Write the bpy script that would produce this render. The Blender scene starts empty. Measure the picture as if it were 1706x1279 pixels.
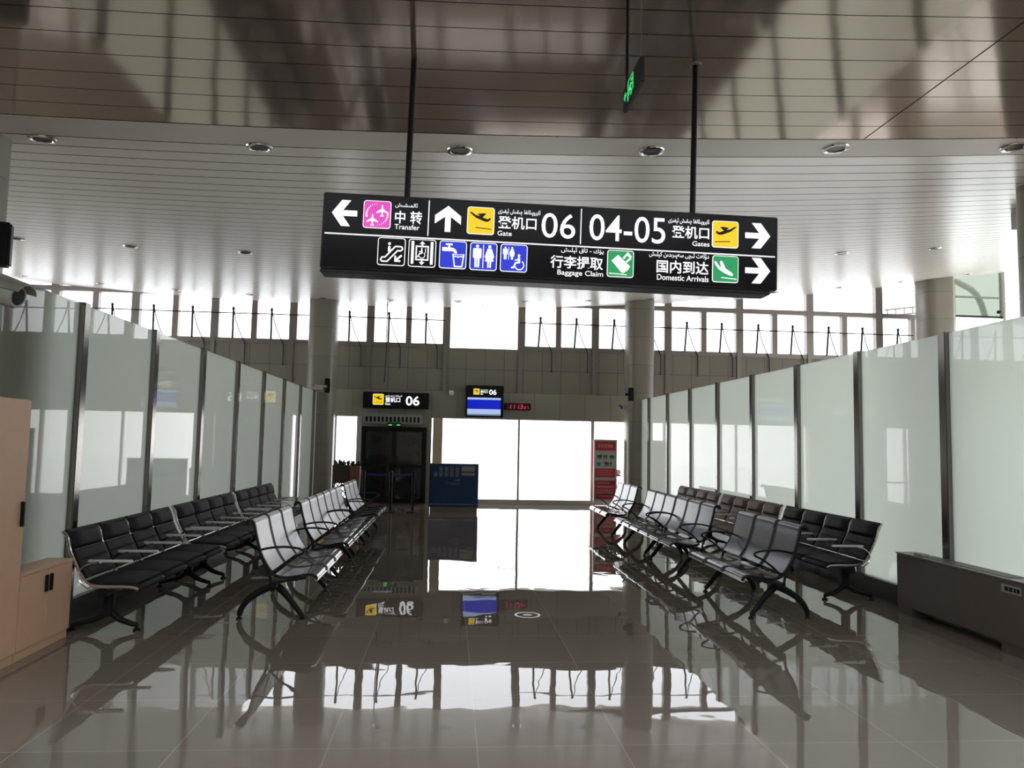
import bpy, bmesh, math, random
from mathutils import Vector, Matrix
random.seed(7)
S = bpy.context.scene
COL = S.collection
PI = math.pi

# ------------------------------------------------------------------ camera
cam_d = bpy.data.cameras.new('camera')
cam = bpy.data.objects.new('camera', cam_d)
COL.objects.link(cam)
S.camera = cam
F_PX, PITCH, ROLL, YAW, EYE = 1274.07, 0.0773, 0.0195, 0.0795, 1.65
cam_d.sensor_fit = 'HORIZONTAL'
cam_d.sensor_width = 36.0
cam_d.lens = F_PX * 36.0 / 1706.0
cam_d.clip_end = 300
_f = Vector((math.sin(YAW) * math.cos(PITCH), math.cos(YAW) * math.cos(PITCH), math.sin(PITCH)))
_r = Vector((math.cos(YAW), -math.sin(YAW), 0))
_u = _r.cross(_f)
_r2 = math.cos(ROLL) * _r + math.sin(ROLL) * _u
_u2 = -math.sin(ROLL) * _r + math.cos(ROLL) * _u
cam.matrix_world = Matrix(((_r2.x, _u2.x, -_f.x, 0), (_r2.y, _u2.y, -_f.y, 0), (_r2.z, _u2.z, -_f.z, EYE), (0, 0, 0, 1)))

# ------------------------------------------------------------------ sky light and exposure
W = bpy.data.worlds.new('overcast')
S.world = W
W.use_nodes = True
bg = W.node_tree.nodes['Background']
bg.inputs[0].default_value = (1.0, .985, .97, 1)
bg.inputs[1].default_value = 4.2
S.view_settings.view_transform = 'Standard'
S.view_settings.look = 'None'
S.view_settings.gamma = 1
S.view_settings.exposure = 0.22
S.view_settings.use_curve_mapping = False


def portal(x, y, z, w, h, rot):
    l = bpy.data.lights.new('window_portal', 'AREA')
    l.shape = 'RECTANGLE'
    l.size, l.size_y = w, h
    l.cycles.is_portal = True
    o = bpy.data.objects.new('window_portal', l)
    o.location = (x, y, z)
    o.rotation_euler = rot
    COL.objects.link(o)


FY = 20.79          # facade plane
portal(-7.2, FY + .3, 4.9, 7.4, 1.3, (-PI / 2, 0, 0))
portal(-1.0, FY + .3, 4.9, 5.0, 1.3, (-PI / 2, 0, 0))
portal(8.0, FY + .3, 5.3, 11.0, 2.1, (-PI / 2, 0, 0))
portal(1.9, FY + .3, 1.2, 4.2, 2.3, (-PI / 2, 0, 0))
portal(18.35, 10.4, 2.9, 5.2, 20.8, (0, PI / 2, 0))  # this and the next three portals serve the added side glazing and roof lights
portal(.8, -1.9, 4.8, 11.0, 8.5, (0, 0, 0))
portal(11.75, 2.6, 6.35, 9.0, 13.2, (0, 0, 0))
portal(-13.75, 12.0, 2.5, 4.0, 12.0, (0, -PI / 2, 0))


# ------------------------------------------------------------------ materials
def mat(name, col, rough=.5, metal=0., spec=.5, emit=None, estr=0., bump=None, noise=None, coat=0.):
    m = bpy.data.materials.new(name)
    m.use_nodes = True
    nt = m.node_tree
    p = nt.nodes['Principled BSDF']
    p.inputs['Base Color'].default_value = (*col, 1)
    p.inputs['Roughness'].default_value = rough
    p.inputs['Metallic'].default_value = metal
    p.inputs['Specular IOR Level'].default_value = spec
    p.inputs['Coat Weight'].default_value = coat
    if emit:
        p.inputs['Emission Color'].default_value = (*emit, 1)
        p.inputs['Emission Strength'].default_value = estr
    if noise or bump:
        tc = nt.nodes.new('ShaderNodeTexCoord')
        n = nt.nodes.new('ShaderNodeTexNoise')
        nt.links.new(tc.outputs['Object'], n.inputs['Vector'])
        n.inputs['Scale'].default_value = (bump or noise)[0]
        if noise:
            n.inputs['Detail'].default_value = 4
            mx = nt.nodes.new('ShaderNodeMix')
            mx.data_type = 'RGBA'
            a = noise[1]
            mx.inputs[6].default_value = (*[c * (1 - a) for c in col], 1)
            mx.inputs[7].default_value = (*[min(1, c * (1 + a)) for c in col], 1)
            nt.links.new(n.outputs['Fac'], mx.inputs[0])
            nt.links.new(mx.outputs[2], p.inputs['Base Color'])
        if bump:
            b = nt.nodes.new('ShaderNodeBump')
            b.inputs['Strength'].default_value = bump[1]
            b.inputs['Distance'].default_value = bump[2]
            nt.links.new(n.outputs['Fac'], b.inputs['Height'])
            nt.links.new(b.outputs['Normal'], p.inputs['Normal'])
    return m


def glass_mat(name, tint, ior=1.45, rough=0.0):
    m = bpy.data.materials.new(name)
    m.use_nodes = True
    nt = m.node_tree
    nt.nodes.remove(nt.nodes['Principled BSDF'])
    out = nt.nodes['Material Output']
    t = nt.nodes.new('ShaderNodeBsdfTransparent')
    t.inputs[0].default_value = (*tint, 1)
    g = nt.nodes.new('ShaderNodeBsdfGlossy')
    g.inputs['Roughness'].default_value = rough
    f = nt.nodes.new('ShaderNodeFresnel')
    f.inputs[0].default_value = ior
    mx = nt.nodes.new('ShaderNodeMixShader')
    ge = nt.nodes.new('ShaderNodeNewGeometry')          # reflect only where the ray enters the pane
    mt = nt.nodes.new('ShaderNodeMath')
    mt.operation = 'MULTIPLY'
    inv = nt.nodes.new('ShaderNodeMath')
    inv.operation = 'SUBTRACT'
    inv.inputs[0].default_value = 1
    nt.links.new(ge.outputs['Backfacing'], inv.inputs[1])
    nt.links.new(f.outputs[0], mt.inputs[0])
    nt.links.new(inv.outputs[0], mt.inputs[1])
    nt.links.new(mt.outputs[0], mx.inputs[0])
    nt.links.new(t.outputs[0], mx.inputs[1])
    nt.links.new(g.outputs[0], mx.inputs[2])
    nt.links.new(mx.outputs[0], out.inputs[0])
    return m


def frosted_mat(name, trans, diff, ior=1.5):
    m = bpy.data.materials.new(name)
    m.use_nodes = True
    nt = m.node_tree
    nt.nodes.remove(nt.nodes['Principled BSDF'])
    out = nt.nodes['Material Output']
    t = nt.nodes.new('ShaderNodeBsdfTranslucent')
    t.inputs[0].default_value = (*trans, 1)
    d = nt.nodes.new('ShaderNodeBsdfDiffuse')
    d.inputs[0].default_value = (*diff, 1)
    m1 = nt.nodes.new('ShaderNodeMixShader')
    m1.inputs[0].default_value = .06
    nt.links.new(t.outputs[0], m1.inputs[1])
    nt.links.new(d.outputs[0], m1.inputs[2])
    g = nt.nodes.new('ShaderNodeBsdfGlossy')
    g.inputs['Roughness'].default_value = .015
    f = nt.nodes.new('ShaderNodeFresnel')
    f.inputs[0].default_value = ior
    mx = nt.nodes.new('ShaderNodeMixShader')
    ge = nt.nodes.new('ShaderNodeNewGeometry')          # reflect only where the ray enters the pane
    mt = nt.nodes.new('ShaderNodeMath')
    mt.operation = 'MULTIPLY'
    inv = nt.nodes.new('ShaderNodeMath')
    inv.operation = 'SUBTRACT'
    inv.inputs[0].default_value = 1
    nt.links.new(ge.outputs['Backfacing'], inv.inputs[1])
    nt.links.new(f.outputs[0], mt.inputs[0])
    nt.links.new(inv.outputs[0], mt.inputs[1])
    nt.links.new(mt.outputs[0], mx.inputs[0])
    nt.links.new(m1.outputs[0], mx.inputs[1])
    nt.links.new(g.outputs[0], mx.inputs[2])
    nt.links.new(mx.outputs[0], out.inputs[0])
    return m


def panel_mat(name, col, px, pz, off=(0, 0), rough=.45, seam=.012, seam_dark=.35, axis='XZ', bumpy=0., spec=.5, vary=.05):
    """flat cladding panels with thin seams, laid out in object space"""
    m = bpy.data.materials.new(name)
    m.use_nodes = True
    nt = m.node_tree
    p = nt.nodes['Principled BSDF']
    p.inputs['Roughness'].default_value = rough
    p.inputs['Specular IOR Level'].default_value = spec
    tc = nt.nodes.new('ShaderNodeTexCoord')
    sp = nt.nodes.new('ShaderNodeSeparateXYZ')
    nt.links.new(tc.outputs['Object'], sp.inputs[0])
    cb = nt.nodes.new('ShaderNodeCombineXYZ')
    nt.links.new(sp.outputs[axis[0]], cb.inputs[0])
    nt.links.new(sp.outputs[axis[1]], cb.inputs[1])
    mp = nt.nodes.new('ShaderNodeMapping')
    mp.inputs['Location'].default_value = (-off[0], -off[1], 0)
    nt.links.new(cb.outputs[0], mp.inputs[0])
    br = nt.nodes.new('ShaderNodeTexBrick')
    br.offset = 0
    br.inputs['Scale'].default_value = 1
    br.inputs['Brick Width'].default_value = px
    br.inputs['Row Height'].default_value = pz
    br.inputs['Mortar Size'].default_value = seam / 2
    br.inputs['Mortar Smooth'].default_value = .1
    br.inputs['Color1'].default_value = (*[c * (1 - vary) for c in col], 1)
    br.inputs['Color2'].default_value = (*[c * (1 + vary) for c in col], 1)
    br.inputs['Mortar'].default_value = (*[c * seam_dark for c in col], 1)
    nt.links.new(mp.outputs[0], br.inputs[0])
    nt.links.new(br.outputs[0], p.inputs['Base Color'])
    if bumpy:
        n = nt.nodes.new('ShaderNodeTexNoise')
        n.inputs['Scale'].default_value = 1.1
        n.inputs['Detail'].default_value = 2.5
        nt.links.new(tc.outputs['Object'], n.inputs['Vector'])
        b = nt.nodes.new('ShaderNodeBump')
        b.inputs['Strength'].default_value = 1
        b.inputs['Distance'].default_value = bumpy
        nt.links.new(n.outputs['Fac'], b.inputs['Height'])
        nt.links.new(b.outputs['Normal'], p.inputs['Normal'])
    return m


M = {
    'floor': panel_mat('polished_grey_tile', (.155, .131, .112), .8, .8, (.19, .3), rough=.012, seam=.006, seam_dark=1.7, axis='XY', bumpy=.0035, spec=.5, vary=.08),
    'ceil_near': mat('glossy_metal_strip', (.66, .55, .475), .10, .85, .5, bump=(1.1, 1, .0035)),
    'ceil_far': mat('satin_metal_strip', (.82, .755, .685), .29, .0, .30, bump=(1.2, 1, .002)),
    'groove': mat('ceiling_groove', (.012, .011, .01), .9),
    'clad': panel_mat('olive_wall_cladding', (.215, .195, .155), .527, .62, (-.14, 3.03), rough=.4, seam=.014, seam_dark=.35),
    'bulk': panel_mat('beige_bulkhead_panel', (.27, .25, .20), .70, 3.0, (-.52, 0.4), rough=.4, seam=.014, seam_dark=.5),
    'column': panel_mat('beige_column_cladding', (.225, .205, .163), 5.0, .735, (-2.4, .80), rough=.3, seam=.012, seam_dark=.5),
    'pier': mat('olive_pier', (.48, .43, .30), .4, noise=(3, .08)),
    'alu': mat('taupe_aluminium', (.24, .215, .20), .35, .6, noise=(8, .08)),
    'alu_light': mat('grey_aluminium', (.42, .41, .38), .35, .5, noise=(8, .06)),
    'steel': mat('dark_stainless', (.20, .185, .17), .16, 1., noise=(6, .1)),
    'skirt': mat('dark_skirting', (.045, .045, .045), .25, noise=(5, .15)),
    'frost': frosted_mat('frosted_green_glass', (.76, .79, .755), (.48, .53, .48)),
    'pane': glass_mat('clear_window_glass', (.92, .95, .96)),
    'high_pane': glass_mat('bluish_high_window_glass', (.81, .83, .855)),
    'film': glass_mat('pale_film_glass', (.86, .87, .88)),
    'green_pane': glass_mat('green_tinted_glass', (.356, .388, .358)),
    'dark_glass': mat('dark_door_glass', (.012, .014, .016), .06, 0, .5, noise=(2, .2)),
    'black': mat('black_powder_coat', (.009, .009, .010), .4, 0, .2, noise=(10, .2)),
    'sign_black': mat('black_sign_face', (.006, .005, .008), .12, 0, .08, noise=(8, .1)),
    'chrome': mat('chrome', (.62, .61, .60), .16, 1., noise=(20, .05)),
    'frame_dark': mat('dark_bench_frame', (.010, .010, .011), .5, .0, .12, noise=(20, .1)),
    'shell': mat('perforated_steel_seat', (.30, .295, .315), .33, .75, noise=(260, .16)),
    'bar': mat('brushed_aluminium', (.80, .79, .80), .38, .9, noise=(30, .05)),
    'pan': mat('dark_seat_pan', (.035, .034, .040), .13, .3, noise=(260, .16)),  # same steel as the backs, with its dark ceiling reflection put into the colour
    'shell_dark': mat('slate_steel_seat', (.06, .06, .075), .22, .45, noise=(260, .16)),
    'leather': mat('black_leather', (.008, .0076, .0115), .6, 0, .22, noise=(30, .2), bump=(90, .3, .002)),
    'leather_brown': mat('dark_brown_leather', (.115, .066, .052), .55, 0, .3, noise=(30, .2), bump=(90, .3, .002)),
    'wood': mat('tan_cabinet_board', (.55, .345, .235), .45, noise=(7, .07)),
    'bronze': mat('bronze_metal_sheet', (.13, .105, .09), .35, .4, noise=(5, .1)),
    'white': mat('white_plastic', (.7, .7, .68), .4, noise=(9, .04)),
    'grey': mat('grey_plastic', (.30, .30, .28), .45, noise=(9, .06)),
    'blue': mat('deep_blue_counter', (.006, .032, .11), .25, 0, .2, noise=(4, .15)),
    'blue_line': mat('pale_blue_print', (.20, .25, .30), .4, noise=(9, .05)),
    'grey_print': mat('grey_print', (.24, .24, .23), .4, noise=(40, .3)),
    'belt': mat('blue_belt', (.012, .022, .14), .6, noise=(60, .1)),
    'pot_brown': mat('dark_brown_planter', (.035, .022, .016), .5, noise=(9, .2)),
    'pot_red': mat('red_brown_planter', (.15, .045, .032), .45, noise=(9, .15)),
    'leaf': mat('dark_green_leaf', (.03, .045, .015), .5, noise=(20, .3)),
    'red': mat('red_poster', (.50, .035, .055), .5, noise=(14, .12)),
    'red_deep': mat('deep_red_poster', (.40, .012, .05), .5, noise=(14, .12)),
    'poster_pale': mat('pale_poster_field', (.45, .50, .46), .5, noise=(14, .05)),
    'poster_pink': mat('pink_poster_text', (.62, .22, .20), .5, noise=(30, .1)),
    'poster_dark': mat('dark_poster_figure', (.05, .06, .10), .5, noise=(50, .4)),
    'apron': mat('pale_concrete_apron', (.92, .92, .91), .9, noise=(2, .03)),
    'wall_plain': mat('beige_wall_paint', (.50, .46, .40), .6, noise=(2, .04)),
    'truss': mat('white_steel_truss', (.75, .76, .74), .5, noise=(3, .05)),
    'e_white': mat('lit_white_letter', (0.200, 0.200, 0.200), .4, emit=(.97, .97, 1), estr=0.94),
    'e_yellow': mat('lit_yellow_panel', (0.200, 0.138, 0.005), .4, emit=(1, .66, .0), estr=0.76),
    'e_pink': mat('lit_pink_panel', (0.200, 0.025, 0.125), .4, emit=(.80, .065, .52), estr=0.76),
    'e_blue': mat('lit_blue_panel', (0.000, 0.007, 0.125), .4, emit=(0, .018, .68), estr=0.71),
    'e_green': mat('lit_green_panel', (0.000, 0.075, 0.025), .4, emit=(0, .36, .10), estr=0.66),
    'e_exit': mat('lit_exit_green', (0.013, 0.125, 0.037), .4, emit=(.06, .75, .22), estr=0.80),
    'exit_dim': mat('unlit_exit_green', (0.000, 0.018, 0.007), .4, noise=(9, .1)),
    'e_screen_blue': mat('lit_screen_blue', (0.000, 0.003, 0.075), .3, emit=(0, .012, .48), estr=0.89),
    'e_screen_pale': mat('lit_screen_pale', (0.075, 0.100, 0.150), .3, emit=(.42, .54, .86), estr=0.80),
    'e_screen_low': mat('lit_screen_strip', (0.025, 0.037, 0.050), .3, emit=(.12, .2, .30), estr=0.71),
    'e_red': mat('lit_red_segment', (0.125, 0.005, 0.013), .4, emit=(1, .05, .12), estr=0.89),
    'clock_face': mat('dark_red_clock_face', (.03, .004, .008), .2, noise=(9, .1)),
    'recess': mat('downlight_recess', (.05, .045, .04), .35, .5, noise=(9, .2)),
    'sticker': mat('white_floor_sticker', (.7, .72, .70), .3, noise=(9, .05)),
    'sticker_grey': mat('worn_grey_sticker', (.20, .20, .19), .3, noise=(9, .1)),
    'sticker_green': mat('green_floor_sticker', (.01, .11, .05), .3, noise=(9, .1)),
}


# ------------------------------------------------------------------ mesh helpers
class MB:
    def __init__(self):
        self.v, self.f, self.mi, self.smooth = [], [], [], []

    def add(self, verts, faces, mi=0, smooth=False):
        o = len(self.v)
        self.v += [tuple(p) for p in verts]
        for f in faces:
            self.f.append([i + o for i in f])
            self.mi.append(mi)
            self.smooth.append(smooth)
        return self

    def box(self, x0, x1, y0, y1, z0, z1, mi=0):
        v = [(x, y, z) for z in (z0, z1) for y in (y0, y1) for x in (x0, x1)]
        return self.add(v, [(0, 2, 3, 1), (4, 5, 7, 6), (0, 1, 5, 4), (2, 6, 7, 3), (0, 4, 6, 2), (1, 3, 7, 5)], mi)

    def bbox(self, x0, x1, y0, y1, z0, z1, b=.005, mi=0):
        """box with chamfered edges"""
        b = min(b, (x1 - x0) * .45, (y1 - y0) * .45, (z1 - z0) * .45)
        bm = bmesh.new()
        bmesh.ops.create_cube(bm, size=1)
        for vv in bm.verts:
            vv.co = Vector(((x0 + x1) / 2 + vv.co.x * (x1 - x0), (y0 + y1) / 2 + vv.co.y * (y1 - y0), (z0 + z1) / 2 + vv.co.z * (z1 - z0)))
        bmesh.ops.bevel(bm, geom=bm.edges[:], offset=b, segments=2, affect='EDGES')
        bm.verts.index_update()
        self.add([vv.co for vv in bm.verts], [[q.index for q in ff.verts] for ff in bm.faces], mi)
        bm.free()
        return self

    def prism(self, poly, fn, d0, d1, mi=0, smooth=False):
        """2-D outline swept from depth d0 to d1; fn(a, b, d) gives the 3-D point"""
        n = len(poly)
        v = [fn(a, b, d0) for a, b in poly] + [fn(a, b, d1) for a, b in poly]
        self.add(v, [list(range(n))[::-1], list(range(n, 2 * n))], mi)
        return self.add(v, [(i, (i + 1) % n, n + (i + 1) % n, n + i) for i in range(n)], mi, smooth)

    def tube(self, pts, r, n=10, mi=0, closed=False, flat=None):
        """round (or, with flat=(w, h), oval) bar along a polyline"""
        pts = [Vector(p) for p in pts]
        m = len(pts)
        rings = []
        up0 = None
        for i in range(m):
            if closed:
                t = (pts[(i + 1) % m] - pts[i - 1])
            else:
                t = (pts[min(i + 1, m - 1)] - pts[max(i - 1, 0)])
            t.normalize()
            if up0 is None:
                up0 = Vector((0, 1, 0)) if abs(t.y) < .9 else Vector((0, 0, 1))
            a = up0 - t * up0.dot(t)
            a.normalize()
            up0 = a
            b = t.cross(a)
            rr = r(i / (m - 1)) if callable(r) else r
            fw, fh = flat if flat else (1, 1)
            rings.append([pts[i] + (a * math.cos(q) * fw + b * math.sin(q) * fh) * rr for q in [2 * PI * k / n for k in range(n)]])
        v = [p for ring in rings for p in ring]
        f = []
        for i in range(m if closed else m - 1):
            j = (i + 1) % m
            for k in range(n):
                f.append((i * n + k, i * n + (k + 1) % n, j * n + (k + 1) % n, j * n + k))
        self.add(v, f, mi, True)
        if not closed:
            self.add(rings[0], [list(range(n))[::-1]], mi)
            self.add(rings[-1], [list(range(n))], mi)
        return self

    def lathe(self, prof, c=(0, 0, 0), n=20, mi=0, axis='Z'):
        v = []
        for r, z in prof:
            for k in range(n):
                q = 2 * PI * k / n
                p = (r * math.cos(q), r * math.sin(q), z)
                if axis == 'X':
                    p = (p[2], p[0], p[1])
                elif axis == 'Y':
                    p = (p[1], p[2], p[0])
                v.append((c[0] + p[0], c[1] + p[1], c[2] + p[2]))
        f = []
        for i in range(len(prof) - 1):
            for k in range(n):
                f.append((i * n + k, i * n + (k + 1) % n, (i + 1) * n + (k + 1) % n, (i + 1) * n + k))
        self.add(v, f, mi, True)
        if prof[0][0] > 1e-6:
            self.add(v[:n], [list(range(n))[::-1]], mi)
        if prof[-1][0] > 1e-6:
            self.add(v[-n:], [list(range(n))], mi)
        return self

    def build(self, name, mats, parent=None, weld=True, **tags):
        me = bpy.data.meshes.new(name)
        me.from_pydata(self.v, [], self.f)
        if not isinstance(mats, (list, tuple)):
            mats = [mats]
        for m in mats:
            me.materials.append(m)
        for p, mi, s in zip(me.polygons, self.mi, self.smooth):
            p.material_index = mi
            p.use_smooth = s
        bm = bmesh.new()
        bm.from_mesh(me)
        if weld:
            bmesh.ops.remove_doubles(bm, verts=bm.verts, dist=1e-5)
            bmesh.ops.recalc_face_normals(bm, faces=bm.faces)
        bm.to_mesh(me)
        bm.free()
        if any(self.smooth):
            me.set_sharp_from_angle(angle=math.radians(38))
        o = bpy.data.objects.new(name, me)
        COL.objects.link(o)
        if parent:
            o.parent = parent
        for k, val in tags.items():
            o[k] = val
        return o


def empty(name, loc=(0, 0, 0), rz=0., **tags):
    o = bpy.data.objects.new(name, None)
    o.location = loc
    o.rotation_euler = (0, 0, rz)
    o.empty_display_size = .1
    COL.objects.link(o)
    for k, v in tags.items():
        o[k] = v
    return o


def copy_tree(o, parent=None):
    c = o.copy()
    COL.objects.link(c)
    if parent:
        c.parent = parent
    for ch in o.children:
        copy_tree(ch, c)
    return c


def smooth_path(pts, n=6):
    """Catmull-Rom through the points"""
    P = [Vector(p) for p in pts]
    out = []
    for i in range(len(P) - 1):
        p0, p1, p2, p3 = P[max(i - 1, 0)], P[i], P[i + 1], P[min(i + 2, len(P) - 1)]
        for k in range(n):
            t = k / n
            out.append(.5 * ((2 * p1) + (p2 - p0) * t + (2 * p0 - 5 * p1 + 4 * p2 - p3) * t * t + (3 * p1 - p0 - 3 * p2 + p3) * t ** 3))
    out.append(P[-1])
    return out


# ------------------------------------------------------------------ the hall
XL, XR = -3.346, 4.922       # the two glass partitions
X0, X1, Y0, Y1 = -13.6, 18.2, -9.0, 21.3
KINK = 5.95


def zc(x, y):                # ceiling height: flat near, rising to the facade, sagging across
    return 4.074 + .0852 * max(0, y - KINK - .40) + .0047 * (x + 2.5) ** 2


fl = MB().box(X0, X1, Y0, FY + .2, -.12, 0)
fl.build('floor', M['floor'], kind='structure')
MB().box(-40, 50, FY + .2, 70, -.5, -.14).build('ground_outside', M['apron'], kind='structure')

SKR = (KINK - .262 * 38, KINK + .40 + .28 * 10)
SKY, SKX = (KINK - .262 * 46, KINK - .262 * 14), (9, 20)   # roof light added behind the camera: y range, x cells
cm = MB()
xs = [X0 + (X1 - X0) * i / 32 for i in range(33)]
ys = []
y = KINK - .262 * 57
while y < KINK - .01:
    ys.append((y, y + .262))
    y += .262
ys.append((KINK, KINK + .40))
y = KINK + .40
while y < FY + .05:
    ys.append((y, y + .28))
    y += .28
joints_n, joints_f = [3.38], [.80, 4.75]
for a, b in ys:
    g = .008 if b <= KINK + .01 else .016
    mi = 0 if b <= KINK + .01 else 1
    if a > SKR[0] - .01 and b < SKR[1] + .01:      # opening for the roof light added to brighten the right side hall
        strips = [(0, SKX[0]), (SKX[1], 21), (30, 32)] if (a > SKY[0] - .01 and b < SKY[1] + .01) else [(0, 21), (30, 32)]
    elif a > SKY[0] - .01 and b < SKY[1] + .01:      # bay opened for the added roof light behind the camera
        strips = [(0, SKX[0]), (SKX[1], 32)]
    else:
        strips = [(0, 32)]
    for i0, i1 in strips:
        n = i1 - i0 + 1
        va = [(xs[i], a + g, zc(xs[i], a + g)) for i in range(i0, i1 + 1)]
        vb = [(xs[i], b, zc(xs[i], b)) for i in range(i0, i1 + 1)]
        cm.add(va + vb, [(i, i + 1, n + i + 1, n + i) for i in range(n - 1)], mi, True)
        q4 = [(a, 0), (a, .012), (a + g, .012), (a + g, 0)]          # dark recessed groove, closed on both sides
        vv = [(xs[i], yy_, zc(xs[i], yy_) + dz) for yy_, dz in q4 for i in range(i0, i1 + 1)]
        cm.add(vv, [(r_ * n + i, r_ * n + i + 1, (r_ + 1) * n + i + 1, (r_ + 1) * n + i) for r_ in range(3) for i in range(n - 1)], 2)
for jl, (ja, jb) in ((joints_n, (Y0, KINK)), (joints_f, (KINK, FY))):
    for jx in jl:
        cm.add([(jx - .004, ja, zc(jx, ja) - .0015), (jx + .004, ja, zc(jx, ja) - .0015), (jx + .004, jb, zc(jx, jb) - .0015), (jx - .004, jb, zc(jx, jb) - .0015)], [(0, 1, 2, 3)], 2)
ceil_o = cm.build('ceiling', [M['ceil_near'], M['ceil_far'], M['groove']], weld=False, kind='structure')
for nm, (i0, i1), (ya, yb), zt in (('window_20', SKX, SKY, 4.75), ('window_21', (21, 30), SKR, 6.3)):  # two unseen roof lights, added to bring in daylight
    n_sk = empty(nm, kind='structure')
    MB().box(xs[i0] - .02, xs[i1] + .02, ya - .02, yb + .02, zt, zt + .01).build('roof_glass', M['pane'], n_sk)
    sk = MB()
    for i in range(i0, i1 + 1, 2):
        sk.box(xs[i] - .04, xs[i] + .04, ya, yb, zt - .1, zt)
    zl, zr = zc(xs[i0], ya), zc(xs[i1], ya)
    sk.box(xs[i0] - .06, xs[i1] + .06, ya - .06, ya, min(zl, zr) + .02, zt).box(xs[i0] - .06, xs[i1] + .06, yb, yb + .06, min(zl, zr) + .02, zt)
    sk.box(xs[i0] - .06, xs[i0], ya, yb, zl + .01, zt).box(xs[i1], xs[i1] + .06, ya, yb, zr + .01, zt)
    sk.build('frame', M['alu_light'], n_sk)

# walls closing the hall behind the camera and at the far sides
MB().box(X0, X1, Y0 - .2, Y0, 0, 6.5).build('wall_rear', M['wall_plain'], kind='structure')
w = empty('wall_far_left', kind='structure')
MB().box(X0 - .2, X0, Y0, 6, 0, 6.5).box(X0 - .2, X0, 6, 18, 0, .5).box(X0 - .2, X0, 6, 18, 4.5, 6.5).box(X0 - .2, X0, 18, FY, 0, 6.5).build('wall_panel', M['wall_plain'], w)
mf = MB()
for i in range(7):
    mf.box(X0 - .15, X0 - .05, 6 + 2 * i - .05, 6 + 2 * i + .05, .5, 4.5)
mf.build('window_frame', M['alu'], w)
MB().box(X0 - .11, X0 - .10, 6, 18, .5, 4.5).build('window_glass', M['pane'], w)  # unseen glazing added to let daylight into the left side hall
w = empty('wall_far_right', kind='structure')
MB().box(X1, X1 + .2, Y0, FY, 0, .35).box(X1, X1 + .2, Y0, FY, 5.5, 7.6).box(X1, X1 + .2, Y0, 0, .35, 5.5).build('wall_panel', M['wall_plain'], w)
mf = MB()
for i in range(12):
    yy = i * FY / 11
    mf.box(X1 + .03, X1 + .13, yy - .05, yy + .05, .35, 5.5)
mf.build('window_frame', M['alu'], w)
MB().box(X1 + .07, X1 + .08, 0, FY, .35, 5.5).build('window_glass', M['pane'], w)  # unseen glazing added so daylight reaches the right partition from behind

# facade: olive cladding above, beige bulkhead over the gate
SILL = 4.325
wb = empty('wall_back', kind='structure')
MB().box(X0, 13.9, FY + .10, FY + .28, 3.0, SILL - .10).build('upper_cladding', M['clad'], wb)
MB().box(-3.3, 4.95, FY - .02, FY + .28, 2.29, 3.02).build('bulkhead', M['bulk'], wb)
MB().box(X0, -3.3, FY + .10, FY + .28, 0, 3.0).build('cladding_left', M['clad'], wb)
lw = MB().box(4.95, 13.9, FY + .10, FY + .28, 2.5, 3.0).box(4.95, 13.9, FY + .10, FY + .28, 0, .3)
for i in range(7):
    xx = 4.95 + i * (13.9 - 4.95 - .2) / 6
    lw.box(xx, xx + .2, FY + .10, FY + .28, .3, 2.5)
lw.build('cladding_right', M['clad'], wb)
MB().box(5.0, 13.9, FY + .17, FY + .18, .3, 2.5).build('low_glass', M['film'], wb)
tr = MB()
for i in range(-5, 8):
    xx = -2.18 + 2.065 * i
    tr.box(xx - .13, xx - .02, FY + .06, FY + .12, 3.0, SILL)
tr.build('pilaster_strips', M['alu'], wb)

# clerestory: one window per bay; two lights, opener rods and cables, an upper light where the ceiling is high
n_win = 0
Yg = FY + .17
for i in range(-5, 8):
    s = -2.17 + 2.065 * i
    e = s + 2.065
    s = max(s, X0 + .17)
    n_win += 1
    wr = empty('window_%d' % n_win, kind='structure')
    fr = MB()
    ztop = max(zc(s, FY), zc(e, FY)) + .05
    fr.box(s - .16, s + .045, FY + .08, FY + .26, SILL - .12, ztop)
    if i == 7:
        fr.box(e - .15, e + .03, FY + .08, FY + .26, SILL - .12, ztop)
    if i == 1:
        fr.box(s + .035, e - .15, FY + .10, FY + .26, SILL - .12, SILL - .10)
        MB().box(s + .035, e - .15, Yg, Yg + .01, SILL - .10, ztop).build('pane', M['high_pane'], wr)
        fr.build('frame', M['alu'], wr)
        continue
    fr.box(s + .035, e - .15, FY + .08, FY + .26, SILL - .12, SILL)
    md = (s + e - .115) / 2
    fr.box(md - .075, md + .075, FY + .09, FY + .25, SILL, min(ztop, 5.58))
    if ztop > 5.49:
        fr.box(s + .035, e - .15, FY + .08, FY + .26, 5.45, min(5.58, ztop))
    fr.build('frame', M['alu'], wr)
    for a, b in ((s + .035, md - .065), (md + .065, e - .15)):
        MB().box(a, b, Yg, Yg + .01, SILL, min(ztop, 5.45)).build('pane', M['high_pane'], wr)
        lean = 0.0 if i < 2 else .05
        rx = a + .46 * (b - a) + (.0 if i < 2 else .02)
        MB().tube([(rx - lean, FY + .05, SILL - .02), (rx, FY + .02, 5.10)], .026, 8).lathe([(.034, 0), (.036, .06), (.02, .08)], (rx, FY + .02, 5.07), 8).build('opener_rod', M['black'], wr)
        pts = [(rx + .01, FY + .02, 5.09), (rx + .07, FY + .03, 4.82), (rx + .17, FY + .04, 4.52), (rx + .30, FY + .05, 4.24), (rx + .33, FY + .06, 4.10), (rx + .33, FY + .07, 3.62)]
        MB().tube(smooth_path(pts, 5), .012, 6).build('opener_cable', M['black'], wr)
    if ztop > 5.60:
        MB().box(s + .035, e - .15, Yg, Yg + .01, 5.58, ztop).build('upper_pane', M['high_pane'], wr)

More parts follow.
